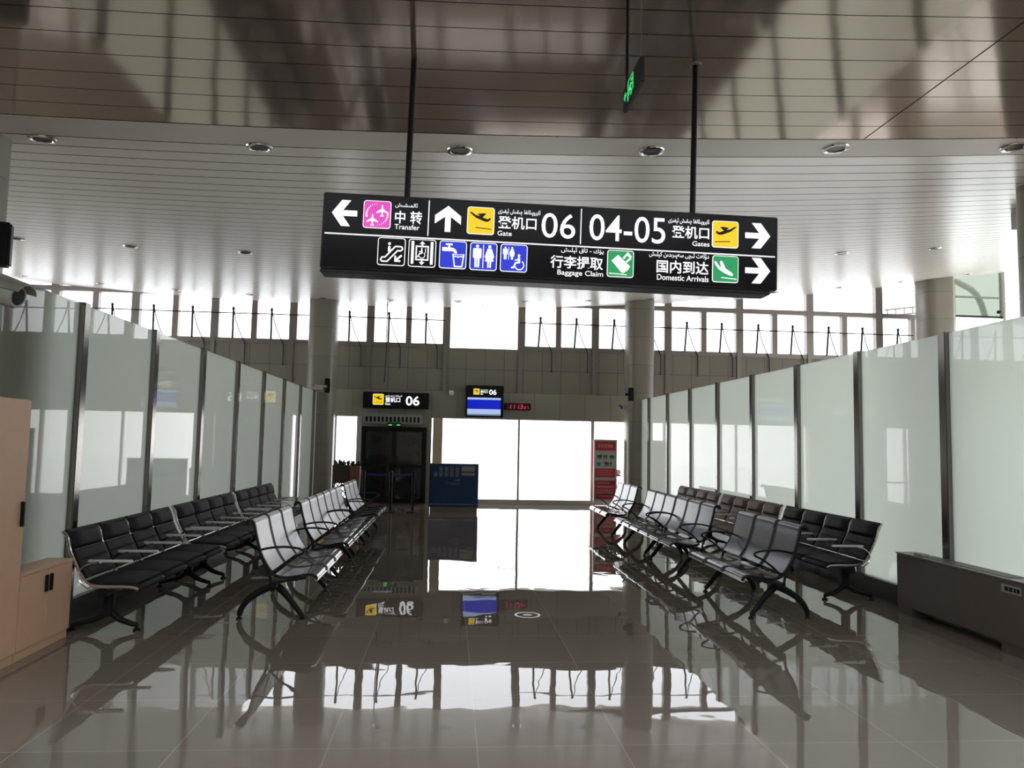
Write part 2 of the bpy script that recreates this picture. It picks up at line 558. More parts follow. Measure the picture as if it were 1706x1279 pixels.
MB().tube([(-10.7, FY + .03, 5.0), (-7, FY + .03, 4.985), (-3.2, FY + .03, 4.985), (-.2, FY + .03, 4.965)], .015, 6).build('taut_wire', M['black'], label='thin taut wire strung across the high windows left of the big blank pane', category='wire')
MB().tube([(1.85, FY + .03, 4.965), (6, FY + .03, 4.96), (10, FY + .03, 4.96), (13.2, FY + .03, 4.96)], .015, 6).build('taut_wire', M['black'], label='thin taut wire strung across the high windows right of the big blank pane', category='wire')

# curtain glazing beyond the far right column, with a white steel frame outside it
n_win += 1
cw = empty('window_%d' % n_win, kind='structure')
c1 = MB().box(14.42, 14.56, FY + .1, FY + .3, 2.0, 7.6).box(13.9, X1, FY + .1, FY + .25, 0, 2.0).box(16.02, 16.10, FY + .1, FY + .25, 2.0, 7.6)
c1.build('frame', M['alu_light'], cw)
MB().box(13.9, 14.42, Yg, Yg + .01, 2.0, 7.6).build('clear_pane', M['pane'], cw)
MB().box(14.56, 16.02, Yg, Yg + .012, 5.62, 7.6).build('green_pane', M['green_pane'], cw)
MB().box(14.56, 16.02, Yg, Yg + .01, 2.0, 5.58).build('lower_pane', M['pane'], cw)
MB().box(16.10, X1, Yg, Yg + .01, 2.0, 7.6).build('side_pane', M['pane'], cw)
MB().box(13.9, 16.04, FY + .12, FY + .2, 5.57, 5.62).build('dark_transom', M['black'], cw)
MB().lathe([(.05, 0), (.05, .05), (.02, .07)], (15.9, FY + .1, 5.75), 12, axis='Y').build('spider_fitting', M['black'], cw)
st = empty('steel_canopy', (15.3, FY + 2.2, -.14), label='white curved steel canopy frame outside the green glass beyond the far right column', category='canopy')
for k, (dx, w2) in enumerate(((0, .14), (1.5, .14))):
    MB().tube(smooth_path([(dx + .55, 0, 0), (dx + .45, 0, 4), (dx + .1, 0, 6.5), (dx - .5, .3, 7.3), (dx - 1.8, .6, 7.9)], 8), .10, 10).build('curved_rib', M['truss'], st)
MB().tube([(-3, .0, 6.75), (4, .0, 6.75)], .035, 8).build('tie_rod', M['truss'], st)
tq = MB().tube([(-1.6, .1, 6.25), (-.5, .1, 6.40)], .03, 8).tube([(-1.6, .1, 6.05), (-.5, .1, 6.2)], .03, 8)
for k in range(4):
    tq.tube([(-1.5 + .28 * k, .1, 6.06 + .04 * k), (-1.5 + .28 * k, .1, 6.27 + .04 * k)], .02, 6)
tq.build('lattice_girder', M['alu'], st)


# rounded square columns
def column(x, y, r, ztop):
    pts = []
    n = 48
    for k in range(n):
        q = 2 * PI * k / n
        c, s_ = math.cos(q), math.sin(q)
        e = 2 / 3.4
        pts.append((r * abs(c) ** e * (1 if c >= 0 else -1), r * abs(s_) ** e * (1 if s_ >= 0 else -1)))
    o = MB().prism(pts, lambda a, b, d: (a, b, d), 0, ztop, 0, True).build('column', M['column'], kind='structure')
    o.location = (x, y, 0)
    return o


column(-3.29, 19.75, .355, 5.35)
column(4.93, 19.75, .365, 5.55)
column(13.15, 19.75, .42, 6.45)
column(-4.07, 6.35, .36, 4.14)
column(6.42, 7.45, .36, 4.58)


# frosted glass partitions
def partition(name, X, y_first, pitch, n, extra, yend, side):
    w_ = empty(name, kind='structure')
    H = 2.83
    yy = [y_first + pitch * k for k in range(-extra, n)]
    base = MB().box(X - .06, X + .06, yy[0], yend, 0, .20)
    base.build('skirting', M['skirt'], w_)
    for k, y_ in enumerate(yy):
        MB().bbox(X - .055, X + .055, y_ - .055, y_ + .055, 0, H + .01, .006).build('post', M['steel'], w_)
        y2 = yy[k + 1] - .055 if k + 1 < len(yy) else yend
        MB().box(X - .006, X + .006, y_ + .055, y2, .20, H).build('glass_panel', M['frost'], w_)
    return w_


partition('wall_left', XL, 7.14, 1.68, 8, 5, 19.45, 1)
partition('wall_right', XR, 7.223, 1.6235, 8, 5, 19.45, -1)

# ------------------------------------------------------------------ gate front
n_win += 1
gw = empty('window_%d' % n_win, kind='structure')
g = MB().box(-.20, 4.78, FY - .03, FY + .10, 0, .05).box(-.20, 4.78, FY, FY + .08, .05, .13)
g.box(1.845, 1.90, FY, FY + .08, .13, 2.29).box(3.86, 3.945, FY - .01, FY + .09, .13, 2.29)
g.build('frame', M['alu_light'], gw)
for a, b in ((-.20, 1.845), (1.90, 3.86), (3.945, 4.78)):
    MB().box(a, b, FY + .04, FY + .05, .13, 2.29).build('pane', M['film'], gw)
kn = empty('door_lock', (4.62, FY + .03, .86), label='small round chrome lock with a red bar on the narrow right window', category='lock')
MB().lathe([(.0, -.05), (.07, -.05), (.085, -.02), (.06, 0), (.06, .02)], (0, 0, .06), 16, axis='Y').build('round_knob', M['chrome'], kn)
MB().bbox(-.12, .09, -.03, .005, -.06, -.02, .008).build('red_bar', M['red_deep'], kn)

n_win += 1
lwi = empty('window_%d' % n_win, kind='structure')
MB().box(-3.09, -3.03, FY, FY + .1, 0, 2.29).box(-2.49, -2.36, FY - .02, FY + .12, 0, 2.29).box(-3.03, -2.49, FY, FY + .08, 0, .12).build('frame', M['alu_light'], lwi)
MB().box(-3.03, -2.49, FY + .04, FY + .05, .12, 2.29).build('pane', M['film'], lwi)

wp = MB().box(-.46, -.20, FY - .05, FY + .2, 0, 2.29)
wp.build('trim_1', M['pier'], kind='structure')
MB().box(-2.36, -.62, FY, FY + .2, 2.02, 2.29).box(-.62, -.50, FY, FY + .2, 0, 2.29).build('wall_gate', M['bulk'], kind='structure')

dr = empty('door_1', (0, 0, 0), kind='structure')
MB().box(-2.36, -2.29, FY - .03, FY + .06, 0, 2.03).box(-.69, -.62, FY - .03, FY + .06, 0, 2.03).box(-2.29, -.69, FY - .03, FY + .06, 1.96, 2.03).build('frame', M['black'], dr)
for a, b in ((-2.29, -1.495), (-1.485, -.69)):
    lf = MB().box(a - .006, b + .006, FY, FY + .03, 0, 1.96).build('door_leaf', M['dark_glass'], dr)
    f2 = MB().box(a, a + .06, FY - .012, FY + .04, 0, 1.96).box(b - .06, b, FY - .012, FY + .04, 0, 1.96).box(a, b, FY - .012, FY + .04, 1.9, 1.96).box(a, b, FY - .012, FY + .04, 0, .12).box(a, b, FY - .012, FY + .04, .98, 1.02)
    f2.build('leaf_frame', M['black'], lf)
    hx = b - .10 if a < -2 else a + .10
    MB().tube([(hx, FY - .06, .85), (hx, FY - .06, 1.25)], .014, 8).tube([(hx, FY - .06, .88), (hx, FY, .88)], .01, 6).tube([(hx, FY - .06, 1.22), (hx, FY, 1.22)], .01, 6).build('pull_handle', M['frame_dark'], lf)

ac = empty('air_curtain', (-1.52, FY - .12, 2.10), label='long grey air curtain unit mounted over the dark gate door', category='air curtain')
MB().bbox(-.79, .79, -.12, .12, 0, .26, .03).build('casing', M['grey'], ac)
gr = MB()
for k in range(14):
    gr.box(-.72 + k * .105, -.72 + k * .105 + .06, -.124, -.118, .05, .19)
gr.build('intake_grille', M['black'], ac)


# ------------------------------------------------------------------ lettering and pictograms
def font_mesh(body, bold=0.0):
    c = bpy.data.curves.new('lettering', 'FONT')
    c.body = body
    c.offset = bold
    c.resolution_u = 4
    o = bpy.data.objects.new('lettering', c)
    COL.objects.link(o)
    dg = bpy.context.evaluated_depsgraph_get()
    dg.update()
    me = bpy.data.meshes.new_from_object(o.evaluated_get(dg))
    bpy.data.objects.remove(o)
    bpy.data.curves.remove(c)
    return me


def text(body, x0, x1, z0, z1, y, m, parent, bold=.0, name='lettering', slant=0.):
    """lettering fitted to a box of the parent's face (x right, z up, facing -y)"""
    me = font_mesh(body, bold)
    vs = [v.co for v in me.vertices]
    a0, a1 = min(v.x for v in vs), max(v.x for v in vs)
    b0, b1 = min(v.y for v in vs), max(v.y for v in vs)
    for v in me.vertices:
        t = (v.co.y - b0) / (b1 - b0)
        v.co = Vector((x0 + (v.co.x - a0) / (a1 - a0) * (x1 - x0) + slant * t * (z1 - z0), y, z0 + t * (z1 - z0)))
    bm = bmesh.new()
    bm.from_mesh(me)
    bmesh.ops.remove_doubles(bm, verts=bm.verts, dist=1e-6)
    r = bmesh.ops.extrude_face_region(bm, geom=bm.faces[:])
    for v in r['geom']:
        if isinstance(v, bmesh.types.BMVert):
            v.co.y -= .002
    bmesh.ops.recalc_face_normals(bm, faces=bm.faces)
    bm.to_mesh(me)
    bm.free()
    me.materials.clear()
    me.materials.append(m)
    me.name = name
    o = bpy.data.objects.new(name, me)
    COL.objects.link(o)
    o.parent = parent
    return o


_T = {'\u0626': (0xFE89, 0xFE8A, 0xFE8B, 0xFE8C), '\u0627': (0xFE8D, 0xFE8E), '\u0644': (0xFEDD, 0xFEDE, 0xFEDF, 0xFEE0), '\u0645': (0xFEE1, 0xFEE2, 0xFEE3, 0xFEE4),
      '\u0649': (0xFEEF, 0xFEF0, 0xFBE8, 0xFBE9), '\u0634': (0xFEB5, 0xFEB6, 0xFEB7, 0xFEB8), '\u064a': (0xFEF1, 0xFEF2, 0xFEF3, 0xFEF4), '\u0631': (0xFEAD, 0xFEAE),
      '\u0648': (0xFEED, 0xFEEE), '\u067e': (0xFB56, 0xFB57, 0xFB58, 0xFB59), '\u0646': (0xFEE5, 0xFEE6, 0xFEE7, 0xFEE8), '\u063a': (0xFECD, 0xFECE, 0xFECF, 0xFED0),
      '\u0686': (0xFB7A, 0xFB7B, 0xFB7C, 0xFB7D), '\u0642': (0xFED5, 0xFED6, 0xFED7, 0xFED8), '\u06d0': (0xFBE4, 0xFBE5, 0xFBE6, 0xFBE7), '\u0632': (0xFEAF, 0xFEB0),
      '\u06c8': (0xFBDB, 0xFBDC), '\u0643': (0xFED9, 0xFEDA, 0xFEDB, 0xFEDC), '\u062a': (0xFE95, 0xFE96, 0xFE97, 0xFE98), '\u06d5': (0xFEE9, 0xFEEA), '\u062f': (0xFEA9, 0xFEAA),
      '\u06c6': (0xFBD9, 0xFBDA), '\u0633': (0xFEB1, 0xFEB2, 0xFEB3, 0xFEB4)}


def uyghur(s):
    """joined letter forms in left-to-right drawing order"""
    out = []
    for k, ch in enumerate(s):
        if ch not in _T:
            out.append(ch)
            continue
        f = _T[ch]
        prev = k > 0 and s[k - 1] in _T and len(_T[s[k - 1]]) == 4
        nxt = len(f) == 4 and k + 1 < len(s) and s[k + 1] in _T
        out.append(chr(f[(3 if nxt else 1) if prev else (2 if nxt else 0)]))
    return ''.join(out[::-1])


U_TRANSFER = uyghur('\u0626\u0627\u0644\u0645\u0649\u0634\u0649\u0634')
U_GATE = uyghur('\u0626\u0627\u064a\u0631\u0648\u067e\u0649\u0644\u0627\u0646\u063a\u0627 \u0686\u0649\u0642\u0649\u0634 \u0626\u06d0\u063a\u0649\u0632\u0649')
U_BAG = uyghur('\u064a\u06c8\u0643 - \u062a\u0627\u0642 \u0626\u06d0\u0644\u0649\u0634')
U_ARR = uyghur('\u062f\u06c6\u0644\u06d5\u062a \u0626\u0649\u0686\u0649 \u0633\u06d5\u067e\u0649\u0631\u0649\u062f\u0649\u0646 \u0643\u06d0\u0644\u0649\u0634')
GATE_CN = '\u767b\u673a\u53e3'


def circ(cx, cy, r, n=20, a0=0, a1=2 * PI):
    return [(cx + r * math.cos(a0 + (a1 - a0) * k / n), cy + r * math.sin(a0 + (a1 - a0) * k / n)) for k in range(n if abs(a1 - a0 - 2 * PI) < 1e-6 else n + 1)]


def seg(x0, y0, x1, y1, w_):
    d = math.hypot(x1 - x0, y1 - y0)
    nx, ny = -(y1 - y0) / d * w_ / 2, (x1 - x0) / d * w_ / 2
    return [(x0 + nx, y0 + ny), (x1 + nx, y1 + ny), (x1 - nx, y1 - ny), (x0 - nx, y0 - ny)]


def poly_line(pts, w_):
    out = []
    for k in range(len(pts) - 1):
        out.append(seg(*pts[k], *pts[k + 1], w_))
    for p in pts:
        out.append(circ(*p, w_ / 2, 10))
    return out


def rrect(x0, y0, x1, y1, r, n=5):
    out = []
    for cx, cy, a in ((x1 - r, y1 - r, 0), (x0 + r, y1 - r, PI / 2), (x0 + r, y0 + r, PI), (x1 - r, y0 + r, 1.5 * PI)):
        out += [(cx + r * math.cos(a + PI / 2 * k / n), cy + r * math.sin(a + PI / 2 * k / n)) for k in range(n + 1)]
    return out


def decal(name, polys, box_, y, m, parent, t=.002):
    x0, x1, z0, z1 = box_
    b = MB()
    for k, p in enumerate(polys):
        yy = y - .00015 * (k % 5)
        b.prism(p, lambda a, c, d: (x0 + a * (x1 - x0), yy - d, z0 + c * (z1 - z0)), 0, t)
    return b.build(name, m, parent)


ARROW_L = [[(0, .5), (.38, 1), (.74, 1), (.44, .61), (1, .61), (1, .39), (.44, .39), (.74, 0), (.38, 0)]]
ARROW_R = [[(1 - a, b) for a, b in ARROW_L[0]][::-1]]
ARROW_U = [[(.5, 1), (1, .62), (1, .30), (.61, .58), (.61, 0), (.39, 0), (.39, .58), (0, .30), (0, .62)]]
DEPART = [[(.07, .80), (.13, .82), (.30, .70), (.44, .66), (.30, .80), (.38, .80), (.58, .66), (.72, .60), (.83, .63), (.87, .60), (.84, .55), (.72, .50), (.55, .52), (.40, .56), (.26, .60)], seg(.30, .22, .92, .18, .03)]
DEPART = [[(.08, .79), (.15, .80), (.33, .69), (.47, .665), (.36, .745), (.60, .775), (.70, .76), (.56, .63), (.74, .56), (.84, .62), (.86, .55), (.76, .47), (.62, .48), (.30, .61)], seg(.32, .24, .90, .20, .028)]
DEPART_R = [[(1 - a, b) for a, b in p][::-1] for p in DEPART]


def plane_up(cx, cy, s):
    q = [(0, .5), (.06, .42), (.07, .16), (.5, -.14), (.5, -.24), (.07, -.08), (.05, -.36), (.17, -.46), (.17, -.52), (0, -.48)]
    q = q + [(-a, b) for a, b in q[::-1][1:-1]]
    return [(cx + a * s, cy + b * s) for a, b in q]


TRANSFER = [plane_up(.68, .64, .42), plane_up(.34, .30, .42)]
for k in range(9):
    a = math.radians(95 + k * 12)
    TRANSFER.append(circ(.5 + .38 * math.cos(a), .5 + .38 * math.sin(a), .012 + .0032 * k, 8))
    TRANSFER.append(circ(.5 - .38 * math.cos(a), .5 - .38 * math.sin(a), .012 + .0032 * k, 8))


def man(cx, y0, h):
    w_ = h * .19
    return [circ(cx, y0 + h * .93, h * .07, 14), rrect(cx - w_, y0 + h * .40, cx + w_, y0 + h * .84, h * .06),
            [(cx - w_ * .62, y0 + h * .42), (cx - w_ * .08, y0 + h * .42), (cx - w_ * .08, y0), (cx - w_ * .55, y0)],
            [(cx + w_ * .08, y0 + h * .42), (cx + w_ * .62, y0 + h * .42), (cx + w_ * .55, y0), (cx + w_ * .08, y0)]]


def woman(cx, y0, h):
    w_ = h * .19
    return [circ(cx, y0 + h * .93, h * .07, 14), [(cx - w_ * .5, y0 + h * .84), (cx + w_ * .5, y0 + h * .84), (cx + w_ * 1.15, y0 + h * .46), (cx + w_ * .85, y0 + h * .43), (cx + w_ * 1.0, y0 + h * .28), (cx - w_ * 1.0, y0 + h * .28), (cx - w_ * .85, y0 + h * .43), (cx - w_ * 1.15, y0 + h * .46)],
            [(cx - w_ * .5, y0 + h * .29), (cx - w_ * .08, y0 + h * .29), (cx - w_ * .08, y0), (cx - w_ * .42, y0)],
            [(cx + w_ * .08, y0 + h * .29), (cx + w_ * .5, y0 + h * .29), (cx + w_ * .42, y0), (cx + w_ * .08, y0)]]


def wheelchair(cx, cy, s):
    arc = [(cx + s * (.02 + .30 * math.cos(a)), cy + s * (-.2 + .30 * math.sin(a))) for a in [math.radians(-190 + 14 * k) for k in range(18)]]
    return [circ(cx - s * .02, cy + s * .44, s * .085, 12)] + poly_line(arc, s * .07) + \
        poly_line([(cx - s * .02, cy + s * .28), (cx, cy)], s * .15) + poly_line([(cx, cy + s * .17), (cx - s * .27, cy + s * .13)], s * .07) + \
        poly_line([(cx, cy - s * .02), (cx - s * .24, cy - s * .06), (cx - s * .36, cy - s * .36), (cx - s * .48, cy - s * .38)], s * .11)


ESCALATOR = poly_line([(.14, .24), (.13, .18), (.17, .14), (.36, .14), (.72, .54), (.84, .54), (.90, .60), (.88, .67), (.82, .69), (.64, .69), (.28, .29), (.18, .29), (.14, .24)], .05) + \
    [circ(.42, .78, .05, 12)] + poly_line([(.42, .66), (.42, .52)], .09) + \
    [seg(.88, .38, .70, .22, .07), [(.62, .14), (.62, .36), (.68, .36), (.68, .20), (.84, .20), (.84, .14)]]
LIFT = [rrect(.10, .10, .20, .92, .01), rrect(.80, .10, .90, .92, .01), seg(.26, .26, .74, .26, .05), seg(.26, .74, .74, .74, .05), seg(.285, .26, .285, .74, .05), seg(.715, .26, .715, .74, .05),
        [(.5, .93), (.60, .83), (.53, .83), (.53, .78), (.47, .78), (.47, .83), (.40, .83)], [(.5, .07), (.40, .17), (.47, .17), (.47, .22), (.53, .22), (.53, .17), (.60, .17)],
        seg(.62, .52, .62, .68, .025)] + wheelchair(.49, .50, .36)
WATER = [rrect(.22, .84, .48, .90, .02), rrect(.32, .74, .38, .86, .01), rrect(.10, .62, .42, .76, .03),
         [(.40, .76), (.52, .74), (.62, .66), (.65, .55), (.55, .55), (.52, .62), (.40, .63)],
         seg(.50, .54, .57, .08, .045), seg(.90, .54, .84, .08, .045), seg(.55, .08, .86, .08, .045)] + poly_line([(.52, .43), (.60, .45), (.70, .42), (.80, .45), (.88, .43)], .035) + poly_line([(.53, .50), (.60, .52), (.70, .50), (.80, .52), (.87, .50)], .02)
WC = man(.27, .10, .82) + woman(.72, .10, .82) + [seg(.49, .08, .49, .92, .03)]
ACC = man(.18, .44, .46) + woman(.43, .44, .46) + [seg(.305, .44, .305, .9, .018)] + wheelchair(.70, .36, .55)
BAGGAGE = [[(.18, .55), (.46, .80), (.84, .40), (.60, .14), (.52, .18)], [(.63, .70), (.74, .58), (.86, .72), (.76, .84)], seg(.70, .66, .82, .76, .03), seg(.10, .13, .72, .11, .03)]
BAGGAGE = [[(.16, .60), (.40, .82), (.86, .42), (.78, .28), (.62, .16), (.54, .18)], poly_line([(.60, .70), (.74, .86)], .07)[0], poly_line([(.72, .58), (.88, .72)], .07)[0], [(.70, .88), (.76, .94), (.92, .78), (.86, .70)], seg(.08, .13, .74, .10, .03)]
ARRIVE = [[(.06, .78), (.14, .76), (.24, .62), (.34, .54), (.28, .78), (.36, .80), (.48, .58), (.50, .52), (.70, .40), (.80, .30), (.76, .25), (.62, .28), (.44, .36), (.24, .48), (.10, .66)], seg(.34, .18, .92, .14, .03)]


def icon(name, box_, y, parent, face, polys, ink, border=True):
    """a square pictogram: coloured face, white rim and the symbol"""
    o = decal(name, [rrect(0, 0, 1, 1, .10)], box_, y, M['e_white'] if border else face, parent)
    x0, x1, z0, z1 = box_
    i = .028
    w_, h_ = x1 - x0, z1 - z0
    decal('icon_face', [rrect(0, 0, 1, 1, .085)], (x0 + i * w_, x1 - i * w_, z0 + i * h_, z1 - i * h_), y - .0022, face, o)
    decal('symbol', polys, box_, y - .0046, ink, o)
    return o


# ------------------------------------------------------------------ big hanging direction sign
sg = empty('direction_sign', (.618, 4.76, 2.899), math.atan2(-.055, 2.87), label='long black hanging direction sign with white arrows, coloured pictograms and gate numbers', category='sign')
sg.rotation_euler = (0, .0187, -.0192)
TH = .09
MB().bbox(-1.435, 1.435, -TH, TH, -.225, .25, .006).bbox(-1.435, 1.395, -TH + .015, TH - .015, -.25, -.225, .004).build('housing', M['black'], sg)
MB().box(-1.425, 1.425, -TH - .003, -TH + .002, -.215, .24).build('sign_face', M['sign_black'], sg)
yf = -TH - .003
for rx, fz in ((-.932, 1.193), (.905, 1.262)):
    h = MB().tube([(rx, 0, .24), (rx, 0, 1.3)], .019, 12)
    hr = h.build('hanger_rod', M['black'], sg)
    MB().lathe([(.04, fz), (.04, fz + .03)], (rx, 0, 0), 16).build('ceiling_flange', M['alu'], hr)
ARROW_H = .17
decal('arrow', ARROW_L, (-1.379, -1.224, .040, .203), yf, M['e_white'], sg)
decal('arrow', ARROW_U, (-.746, -.584, .038, .203), yf, M['e_white'], sg)
decal('arrow', ARROW_R, (1.221, 1.384, .040, .203), yf, M['e_white'], sg)
decal('arrow', ARROW_R, (1.224, 1.386, -.186, -.022), yf, M['e_white'], sg)
decal('divider_line', [rrect(0, 0, 1, 1, .01)], (-1.416, 1.416, -.013, -.005), yf, M['e_white'], sg)
decal('divider_line', [rrect(0, 0, 1, 1, .01)], (-.788, -.782, .006, .231), yf, M['e_white'], sg)
decal('divider_line', [rrect(0, 0, 1, 1, .01)], (.165, .171, .006, .233), yf, M['e_white'], sg)
icon('transfer_pictogram', (-1.187, -1.017, .036, .210), yf, sg, M['e_pink'], TRANSFER, M['e_white'])
icon('departure_pictogram', (-.546, -.376, .033, .206), yf, sg, M['e_yellow'], DEPART, M['sign_black'])
icon('departure_pictogram', (1.006, 1.177, .032, .205), yf, sg, M['e_yellow'], DEPART_R, M['sign_black'])
icon('escalator_pictogram', (-1.088, -.918, -.192, -.018), yf, sg, M['sign_black'], ESCALATOR, M['e_white'])
icon('lift_pictogram', (-.899, -.730, -.192, -.018), yf, sg, M['sign_black'], LIFT, M['e_white'])
icon('water_pictogram', (-.709, -.540, -.192, -.018), yf, sg, M['e_blue'], WATER, M['e_white'])
icon('toilet_pictogram', (-.520, -.351, -.193, -.019), yf, sg, M['e_blue'], WC, M['e_white'])
icon('accessible_toilet_pictogram', (-.331, -.162, -.193, -.019), yf, sg, M['e_blue'], ACC, M['e_white'])
icon('baggage_pictogram', (.340, .509, -.192, -.020), yf, sg, M['e_green'], BAGGAGE, M['e_white'])
icon('arrival_pictogram', (1.011, 1.180, -.191, -.019), yf, sg, M['e_green'], ARRIVE, M['e_white'])
e = M['e_white']
text(U_TRANSFER, -.994, -.856, .173, .206, yf, e, sg, .006)
text('\u4e2d', -.992, -.929, .076, .155, yf, e, sg, .014)
text('\u8f6c', -.898, -.825, .076, .157, yf, e, sg, .014)
text('Transfer', -.992, -.838, .038, .070, yf, e, sg, .006)
text(U_GATE, -.355, -.090, .166, .206, yf, e, sg, .006)
text(GATE_CN, -.353, -.112, .078, .159, yf, e, sg, .014)
text('Gate', -.354, -.265, .033, .064, yf, e, sg, .006)
text('06', -.080, .133, .036, .194, yf, e, sg, .003)
text('04-05', .222, .706, .036, .203, yf, e, sg, .003)
text(U_GATE, .722, .987, .168, .208, yf, e, sg, .006)
text(GATE_CN, .748, .988, .079, .160, yf, e, sg, .014)
text('Gates', .881, .991, .034, .065, yf, e, sg, .006)
text(U_BAG, .048, .317, -.058, -.019, yf, e, sg, .006)
text('\u884c\u674e\u63d0\u53d6', -.017, .314, -.153, -.072, yf, e, sg, .014)
text('Baggage Claim', .029, .317, -.204, -.162, yf, e, sg, .006)
text(U_ARR, .606, .989, -.056, -.014, yf, e, sg, .006)
text('\u56fd\u5185\u5230\u8fbe', .655, .988, -.148, -.066, yf, e, sg, .014)
text('Domestic Arrivals', .659, .989, -.194, -.158, yf, e, sg, .006)

# ------------------------------------------------------------------ green exit plate near the ceiling
ex = empty('exit_sign', (.93, 3.89, 3.567), PI / 2 * -1 + .0, label='dark green-lit running man exit plate hung edge-on from the near ceiling', category='sign')
# local x runs along the plate (towards the viewer), local -y faces the left of the hall
MB().bbox(-.19, .19, -.012, .012, -.067, .067, .004).build('plate', M['black'], ex)
exf = -.0125
RUN = poly_line([(.30, .05), (.30, .95), (.62, .95), (.62, .25)], .035) + [circ(.53, .76, .05, 10)] + poly_line([(.48, .62), (.44, .42)], .09) + poly_line([(.44, .42), (.54, .30), (.50, .12)], .05) + poly_line([(.43, .42), (.36, .28), (.26, .26)], .05) + poly_line([(.49, .60), (.58, .52), (.62, .58)], .035) + poly_line([(.47, .60), (.38, .58), (.36, .48)], .035) + poly_line([(.22, .5), (.06, .5)], .05) + [[(.02, .5), (.10, .72), (.10, .28)]]
decal('running_man', RUN, (-.17, .17, -.06, .06), exf, M['e_exit'], ex)
MB().tube([(-.15, 0, .06), (-.15, 0, .60)], .009, 10).build('hanger_rod', M['black'], ex)
MB().tube([(.16, 0, .06), (.16, 0, .60)], .002, 6).build('hanger_wire', M['alu'], ex)

# ------------------------------------------------------------------ gate 06 board, screen, clock
gs = empty('gate_sign', (-1.46, FY - .13, 2.73), label='wide black gate sign reading 06 with yellow plane square above the dark door', category='sign')
MB().bbox(-.87, .87, -.09, .10, -.215, .215, .008).build('housing', M['black'], gs)
yg = -.0905
icon('departure_pictogram', (-.61, -.325, -.125, .165), yg, gs, M['e_yellow'], DEPART, M['sign_black'])
text(U_GATE, -.285, .165, .085, .145, yg, e, gs, .02)
text(GATE_CN, -.285, .115, -.055, .08, yg, e, gs, .025)
text('Gate', -.285, -.145, -.125, -.07, yg, e, gs, .03)
text('06', .26, .625, -.13, .125, yg, e, gs, .022)

sc = empty('gate_screen', (.905, FY - .125, 2.75), label='flight screen glowing blue under a black 06 header, left of the red clock', category='screen')
MB().bbox(-.51, .51, -.09, .09, -.43, .44, .01).build('housing', M['black'], sc)
ys_ = -.0905
icon('departure_pictogram', (-.30, -.14, .19, .35), ys_, sc, M['e_yellow'], DEPART, M['sign_black'])
text(U_GATE, -.115, .09, .305, .34, ys_, e, sc, .02)
text(GATE_CN, -.115, .085, .235, .30, ys_, e, sc, .03)
text('Gate', -.115, -.04, .19, .225, ys_, e, sc, .03)
text('06', .12, .32, .19, .335, ys_, e, sc, .022)
pn = MB().box(-.46, .44, ys_ - .004, ys_ + .002, -.375, .11).build('panel', M['e_screen_blue'], sc)
MB().box(-.46, .44, ys_ - .008, ys_ - .004, .055, .11).build('top_band', M['e_screen_pale'], pn)
MB().box(-.46, .44, ys_ - .008, ys_ - .004, -.335, -.20).build('lower_band', M['e_screen_pale'], pn)
MB().box(-.46, .44, ys_ - .008, ys_ - .004, -.375, -.335).build('ticker_band', M['e_screen_low'], pn)

ck = empty('led_clock', (1.815, FY - .06, 2.645), label='small black wall clock with red digits beside the blue screen', category='clock')
MB().bbox(-.36, .36, -.04, .04, -.095, .095, .008).build('housing', M['black'], ck)
MB().box(-.30, .34, -.043, -.039, -.08, .08).build('face', M['clock_face'], ck)
SEG = {'0': 'abcdef', '1': 'bc', '3': 'abcdg'}


def digit(ch, x0, z0, w_, h_):
    t = h_ * .13
    P_ = {'a': ((0, 1), (1, 1)), 'b': ((1, 1), (1, .5)), 'c': ((1, .5), (1, 0)), 'd': ((0, 0), (1, 0)), 'e': ((0, 0), (0, .5)), 'f': ((0, .5), (0, 1)), 'g': ((0, .5), (1, .5))}
    out = []
    for s_ in SEG[ch]:
        (a, b), (c, d) = P_[s_]
        sl = .12 * h_
        out.append(seg(x0 + a * w_ + b * sl, z0 + b * h_, x0 + c * w_ + d * sl, z0 + d * h_, t))
    return out


for ch, x0, w_, h_ in (('1', -.245, .05, .105), ('1', -.145, .05, .105), ('1', -.03, .05, .105), ('3', .07, .055, .105), ('0', .18, .035, .06), ('1', .255, .03, .06)):
    decal('digit', digit(ch, x0, -.055, w_, h_), (0, 1, 0, 1), -.043, M['e_red'], ck)

for k, (xx, side) in enumerate(((-1.585, 'left'), (-1.37, 'right'))):
    es = empty('door_exit_sign', (xx, FY - .255, 2.078), label='small green %s exit plate on the air curtain over the dark door' % ('left of two' if k == 0 else 'right of two'), category='sign')
    MB().bbox(-.075, .075, -.012, .012, -.06, .06, .004).build('plate', M['exit_dim'], es)
    decal('symbol', [rrect(.1, .3, .9, .62, .1)], (-.06, .06, -.05, .05), -.013, M['e_exit'], es)

# a cord hanging from the ceiling down to the gate sign
MB().tube([(-1.74, 20.3, zc(-1.74, 20.3)), (-1.73, 20.3, 4.2), (-1.75, 20.3, 3.4), (-1.76, 20.3, 3.16)], .014, 6).build('hanging_cord', M['black'], label='thin dark cord hanging from the ceiling to above the gate sign', category='cord')


# ------------------------------------------------------------------ ceiling downlights
def downlight(x, y, label):
    o = empty('downlight', (x, y, zc(x, y) - .001), label=label, category='downlight', group='round ceiling downlights')
    gx = .0094 * (x + 2.5)
    gy = .0852 if y > KINK + .4 else 0
    o.rotation_euler = (math.atan(gy), -math.atan(gx), 0)
    MB().lathe([(.075, -.004), (.082, -.014), (.105, -.010), (.11, .0)], n=24).build('trim_ring', M['chrome'], o)
    MB().lathe([(.0, -.002), (.04, -.002), (.078, -.006)], n=24).build('reflector', M['recess'], o)


